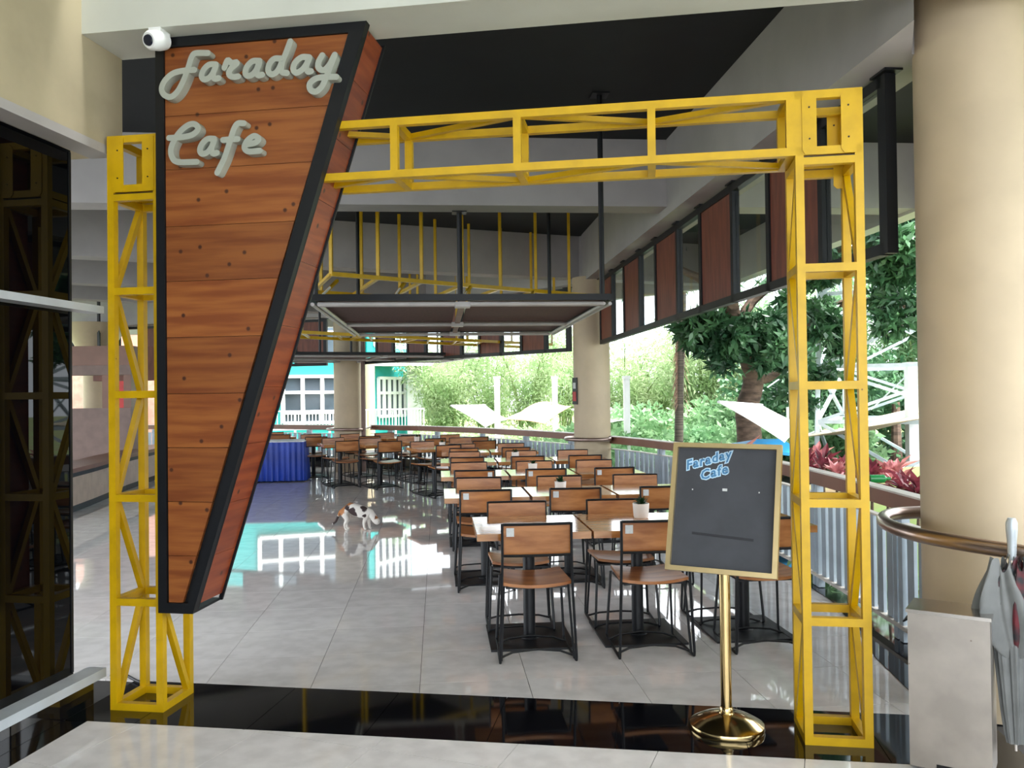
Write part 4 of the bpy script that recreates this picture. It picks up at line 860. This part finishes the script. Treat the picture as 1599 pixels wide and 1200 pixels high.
# steel lattice tower
tw = [K(4.98, 14), K(6.3, 16.2), K(8.5, 14.9), K(7.2, 12.7)]; tt = thing('lattice_tower', (tw[0]+tw[2])/2+Vector((0, 0, -.5)), 'galvanised steel lattice tower behind the right gate post', 'tower'); ctr = (tw[0]+tw[2])/2
def TP(i, z): return tw[i].lerp(ctr, .02*z)+Vector((0, 0, z))
lv = [-.5, 1.05, 1.95, 3.15, 4.6, 6.2]
for i in range(4):
    MB().bar(TP(i, -.5), TP(i, 6.2), .07, .07).build('leg', M_galv, tt)
    j = (i+1) % 4
    for k, z in enumerate(lv):
        if k: MB().bar(TP(i, z), TP(j, z), .06, .06).build('girt', M_galv, tt)
        if k < len(lv)-1:
            MB().bar(TP(i, z), TP(j, lv[k+1]), .05, .05).build('brace', M_galv, tt); MB().bar(TP(j, z), TP(i, lv[k+1]), .05, .05).build('brace', M_galv, tt)
# blue tent roof, flower
p = at(1197, 690, 11.5); tag(MB().add([p+K(-.42, -.3, -.06), p+K(.45, -.3, -.16), p+K(.5, .4, -.16), p+K(-.5, .4, -.06), p+K(-.12, .0, .035), p+K(.2, .0, .035), p+K(-.42, -.3, -.10), p+K(.45, -.3, -.2), p+K(.5, .4, -.2), p+K(-.5, .4, -.10)], [(0, 1, 5, 4), (1, 2, 5), (2, 3, 4, 5), (3, 0, 4), (0, 6, 7, 1), (1, 7, 8, 2), (2, 8, 9, 3), (3, 9, 6, 0), (6, 9, 8, 7)]).build('tent_roof', M_tarp), 'bright blue tent roof showing above the notice board', 'tent')
# cordylines and low planting just outside the right rail
def cordy(p, h, m, label, n=26, grp='red-leaved plants outside the right railing', wd=.035):
    t = thing('cordyline', p, label, 'plant', grp); p = Vector(p); MB().tube([p, p+Vector((.01, 0, h*.6))], [.014, .01], 6).build('stem', M_bark, t); b = MB()
    for k in range(n):
        a = k*2.4; e = random.uniform(.1, 1.3); o = p+Vector((0, 0, h*random.uniform(.4, .62))); L_ = h*random.uniform(.3, .5); d = Vector((math.cos(a)*math.cos(e), math.sin(a)*math.cos(e), math.sin(e))); s = Vector((-math.sin(a), math.cos(a), 0))*wd
        m1 = o+d*L_*.5; e_ = o+d*L_-Vector((0, 0, L_*.22)); b.add([o, m1+s, e_, m1-s], [(0, 1, 2), (0, 2, 3)])
    b.build('leaves', m, t)
k = 0
# raised planting bed outside the railing
mb_ = MB(); PB = [(3.12, 4.0), (3.35, 5.5), (3.45, 7.2), (3.5, 8.8), (3.45, 10.4)]; prof = [(0, -.5), (0, -.1), (.7, .35), (1.4, .72), (2.6, .74), (3.6, -.5)]
rowsv = [[W(a+o_, b_, z if i not in (4,) else z*.6) for o_, z in prof] for i, (a, b_) in enumerate(PB)]; vs = [v for r_ in rowsv for v in r_]; npf = len(prof)
mb_.add(vs, [(i*npf+j, i*npf+j+1, (i+1)*npf+j+1, (i+1)*npf+j) for i in range(len(PB)-1) for j in range(npf-1)]+[tuple(range(npf)), tuple((len(PB)-1)*npf+j for j in range(npf))[::-1]], True)
pb_ = mb_.build('planting_bed', M_lawn); pb_['kind'] = 'structure'
for (px, Z) in ((1258, 7.9), (1285, 7.6), (1305, 7.3), (1335, 7.2), (1360, 6.8), (1385, 6.9), (1410, 6.3), (1432, 6.0), (1275, 8.6), (1320, 8.2), (1350, 7.9), (1400, 7.4)):
    g = at(px, 700, Z+.55); g.z = .5; k += 1
    cordy(g, random.uniform(.42, .6), M_red if k % 3 else M_pink, 'red-leaved plant outside the right railing, %s rightwards from the post' % ['first', 'second', 'third', 'fourth', 'fifth', 'sixth', 'seventh', 'eighth', 'back row first', 'back row second', 'back row third', 'back row fourth'][k-1])
g = at(1132, 690, 10.6); g.z = -.5; cordy(g, 1.7, M_pink, 'pink-flowered plant above the top edge of the notice board', 30)
for i, (px, Z, n, w_) in enumerate([(1300, 6.9, 2600, .8), (1345, 6.4, 2600, .8), (1390, 6.0, 2600, .8), (1430, 5.5, 2600, .7), (1262, 7.8, 2600, .9), (1120, 10.5, 3000, 1.6), (1015, 12.4, 3000, 1.1)]):
    g = at(px, 760, Z+.5); g.z = -.5; t = thing('low_shrub', g, 'low green shrub outside the right railing, %s from the near column' % ['fourth', 'third', 'second', 'nearest', 'fifth', 'sixth', 'farthest'][i], 'shrub', 'green planting outside the right railing')
    MB().tube([g, g+Vector((0, 0, .3))], .012, 5).build('stem', M_bark, t)
    leaves('foliage', [(g+Vector((0, 0, .3)), (w_*.5, w_*.5, .32))], n//3, .11, M_bam2, t, .4)
p = at(1372, 748, 6.5); tag(MB().tube([p+K(-.07, 0), p+K(.04, 0), p+K(.06, 0), p+K(.09, 0)], [.032, .032, .012, .012], 12).build('green_bottle', mat('green_bottle_glass', (20, 120, 60), .2)), 'green bottle lying in the plants behind the rail', 'bottle')
# teal building
def bld(pl, pr, Z0, Z1, z0, z1, label, wins, m):
    A = at(pl, 620, Z0); A.z = 0; B = at(pr, 620, Z1); B.z = 0; d = (B-A); L = d.length; d.normalize(); nr = Vector((d.y, -d.x, 0)); t = thing('building', (A.x, A.y, z0), label, 'building'); an = math.atan2(d.y, d.x); back = -nr
    c = (A+B)/2+back*.5; MB().box((c.x, c.y, (z0+z1)/2), (L, 1, z1-z0), rz=an).build('wall', m, t)
    for (x0_, x1_, y0_, y1_, cols, rws) in wins:      # fractions along, heights
        xa, xb = x0_*L, x1_*L
        f = MB(); f.bar(A+d*xa+nr*.06+Vector((0, 0, y0_)), A+d*xb+nr*.06+Vector((0, 0, y0_)), .1, .1); f.bar(A+d*xa+nr*.06+Vector((0, 0, y1_)), A+d*xb+nr*.06+Vector((0, 0, y1_)), .1, .1)
        for i in range(cols+1): x = xa+(xb-xa)*i/cols; f.bar(A+d*x+nr*.06+Vector((0, 0, y0_)), A+d*x+nr*.06+Vector((0, 0, y1_)), .1, .1)
        for z in rws: f.bar(A+d*xa+nr*.06+Vector((0, 0, z)), A+d*xb+nr*.06+Vector((0, 0, z)), .1, .1)
        wo = f.build('window_frame', M_white, t); zz_ = [y0_]+list(rws)+[y1_]
        for i in range(cols):
            for j in range(len(zz_)-1):
                x = xa+(xb-xa)*(i+.5)/cols; q = A+d*x+nr*.02; MB().box((q.x, q.y, (zz_[j]+zz_[j+1])/2), ((xb-xa)/cols-.1, .03, zz_[j+1]-zz_[j]-.1), rz=an).build('pane', M_pane, wo)
    return t, A, B, d, nr
def hz(y, x, Z): return at(x, y, Z).z
bld(330, 566, 27, 28.5, -.6, 9.0, 'teal walled building with large white-framed windows behind the farthest column', [(.46, .985, hz(661, 480, 27.6), hz(588, 480, 27.6), 4, (hz(645, 480, 27.6), hz(613, 480, 27.6))), (.30, .985, 2.95, 5.6, 5, (3.7, 4.6))], M_teal)
t, A, B, d, nr = bld(574, 640, 29, 31, -.6, 9.0, 'second teal wall with a tall grid window, right of the farthest column', [(.22, .85, hz(650, 605, 30), hz(591, 605, 30), 5, (hz(614, 605, 30),)), (.15, .90, 3.3, 6.0, 5, (4.2,))], M_teal)
p = at(578, 620, 28.6); tag(MB().lathe((p.x, p.y, -.5), [(.16, 0), (.16, hz(560, 578, 28.6)+.5)], 20).build('cream_pillar', M_col), 'cream pillar between the two teal walls', 'pillar')
p = at(648, 620, 30.5); tag(MB().box((p.x, p.y, 1.0), (.5, .5, 3.4), rz=YAW).build('white_pier', M_white), 'white pier at the right end of the teal building', 'pier')
p = at(612, 560, 29.6); tag(MB().box((p.x, p.y, hz(569, 610, 29.5)), (2.6, 1.0, .14), rz=YAW+.3).build('roof_slab', M_white), 'white roof slab above the grid window of the teal building', 'roof')
A = at(405, 655, 25); B = at(662, 655, 27); t = thing('balustrade', (A.x, A.y, -.5), 'thin white balustrade in front of the teal building', 'railing'); zt_, z0_ = A.z+.22, -.5
for z in (zt_, zt_-.55): MB().bar((A.x, A.y, z), (B.x, B.y, z), .035, .035).build('rail', M_white, t)
for k in range(50): q = A.lerp(B, k/49); MB().bar((q.x, q.y, z0_ if k % 10 == 0 else zt_-.55), (q.x, q.y, zt_), .022 if k % 10 else .05, .022 if k % 10 else .05).build('baluster', M_white, t)
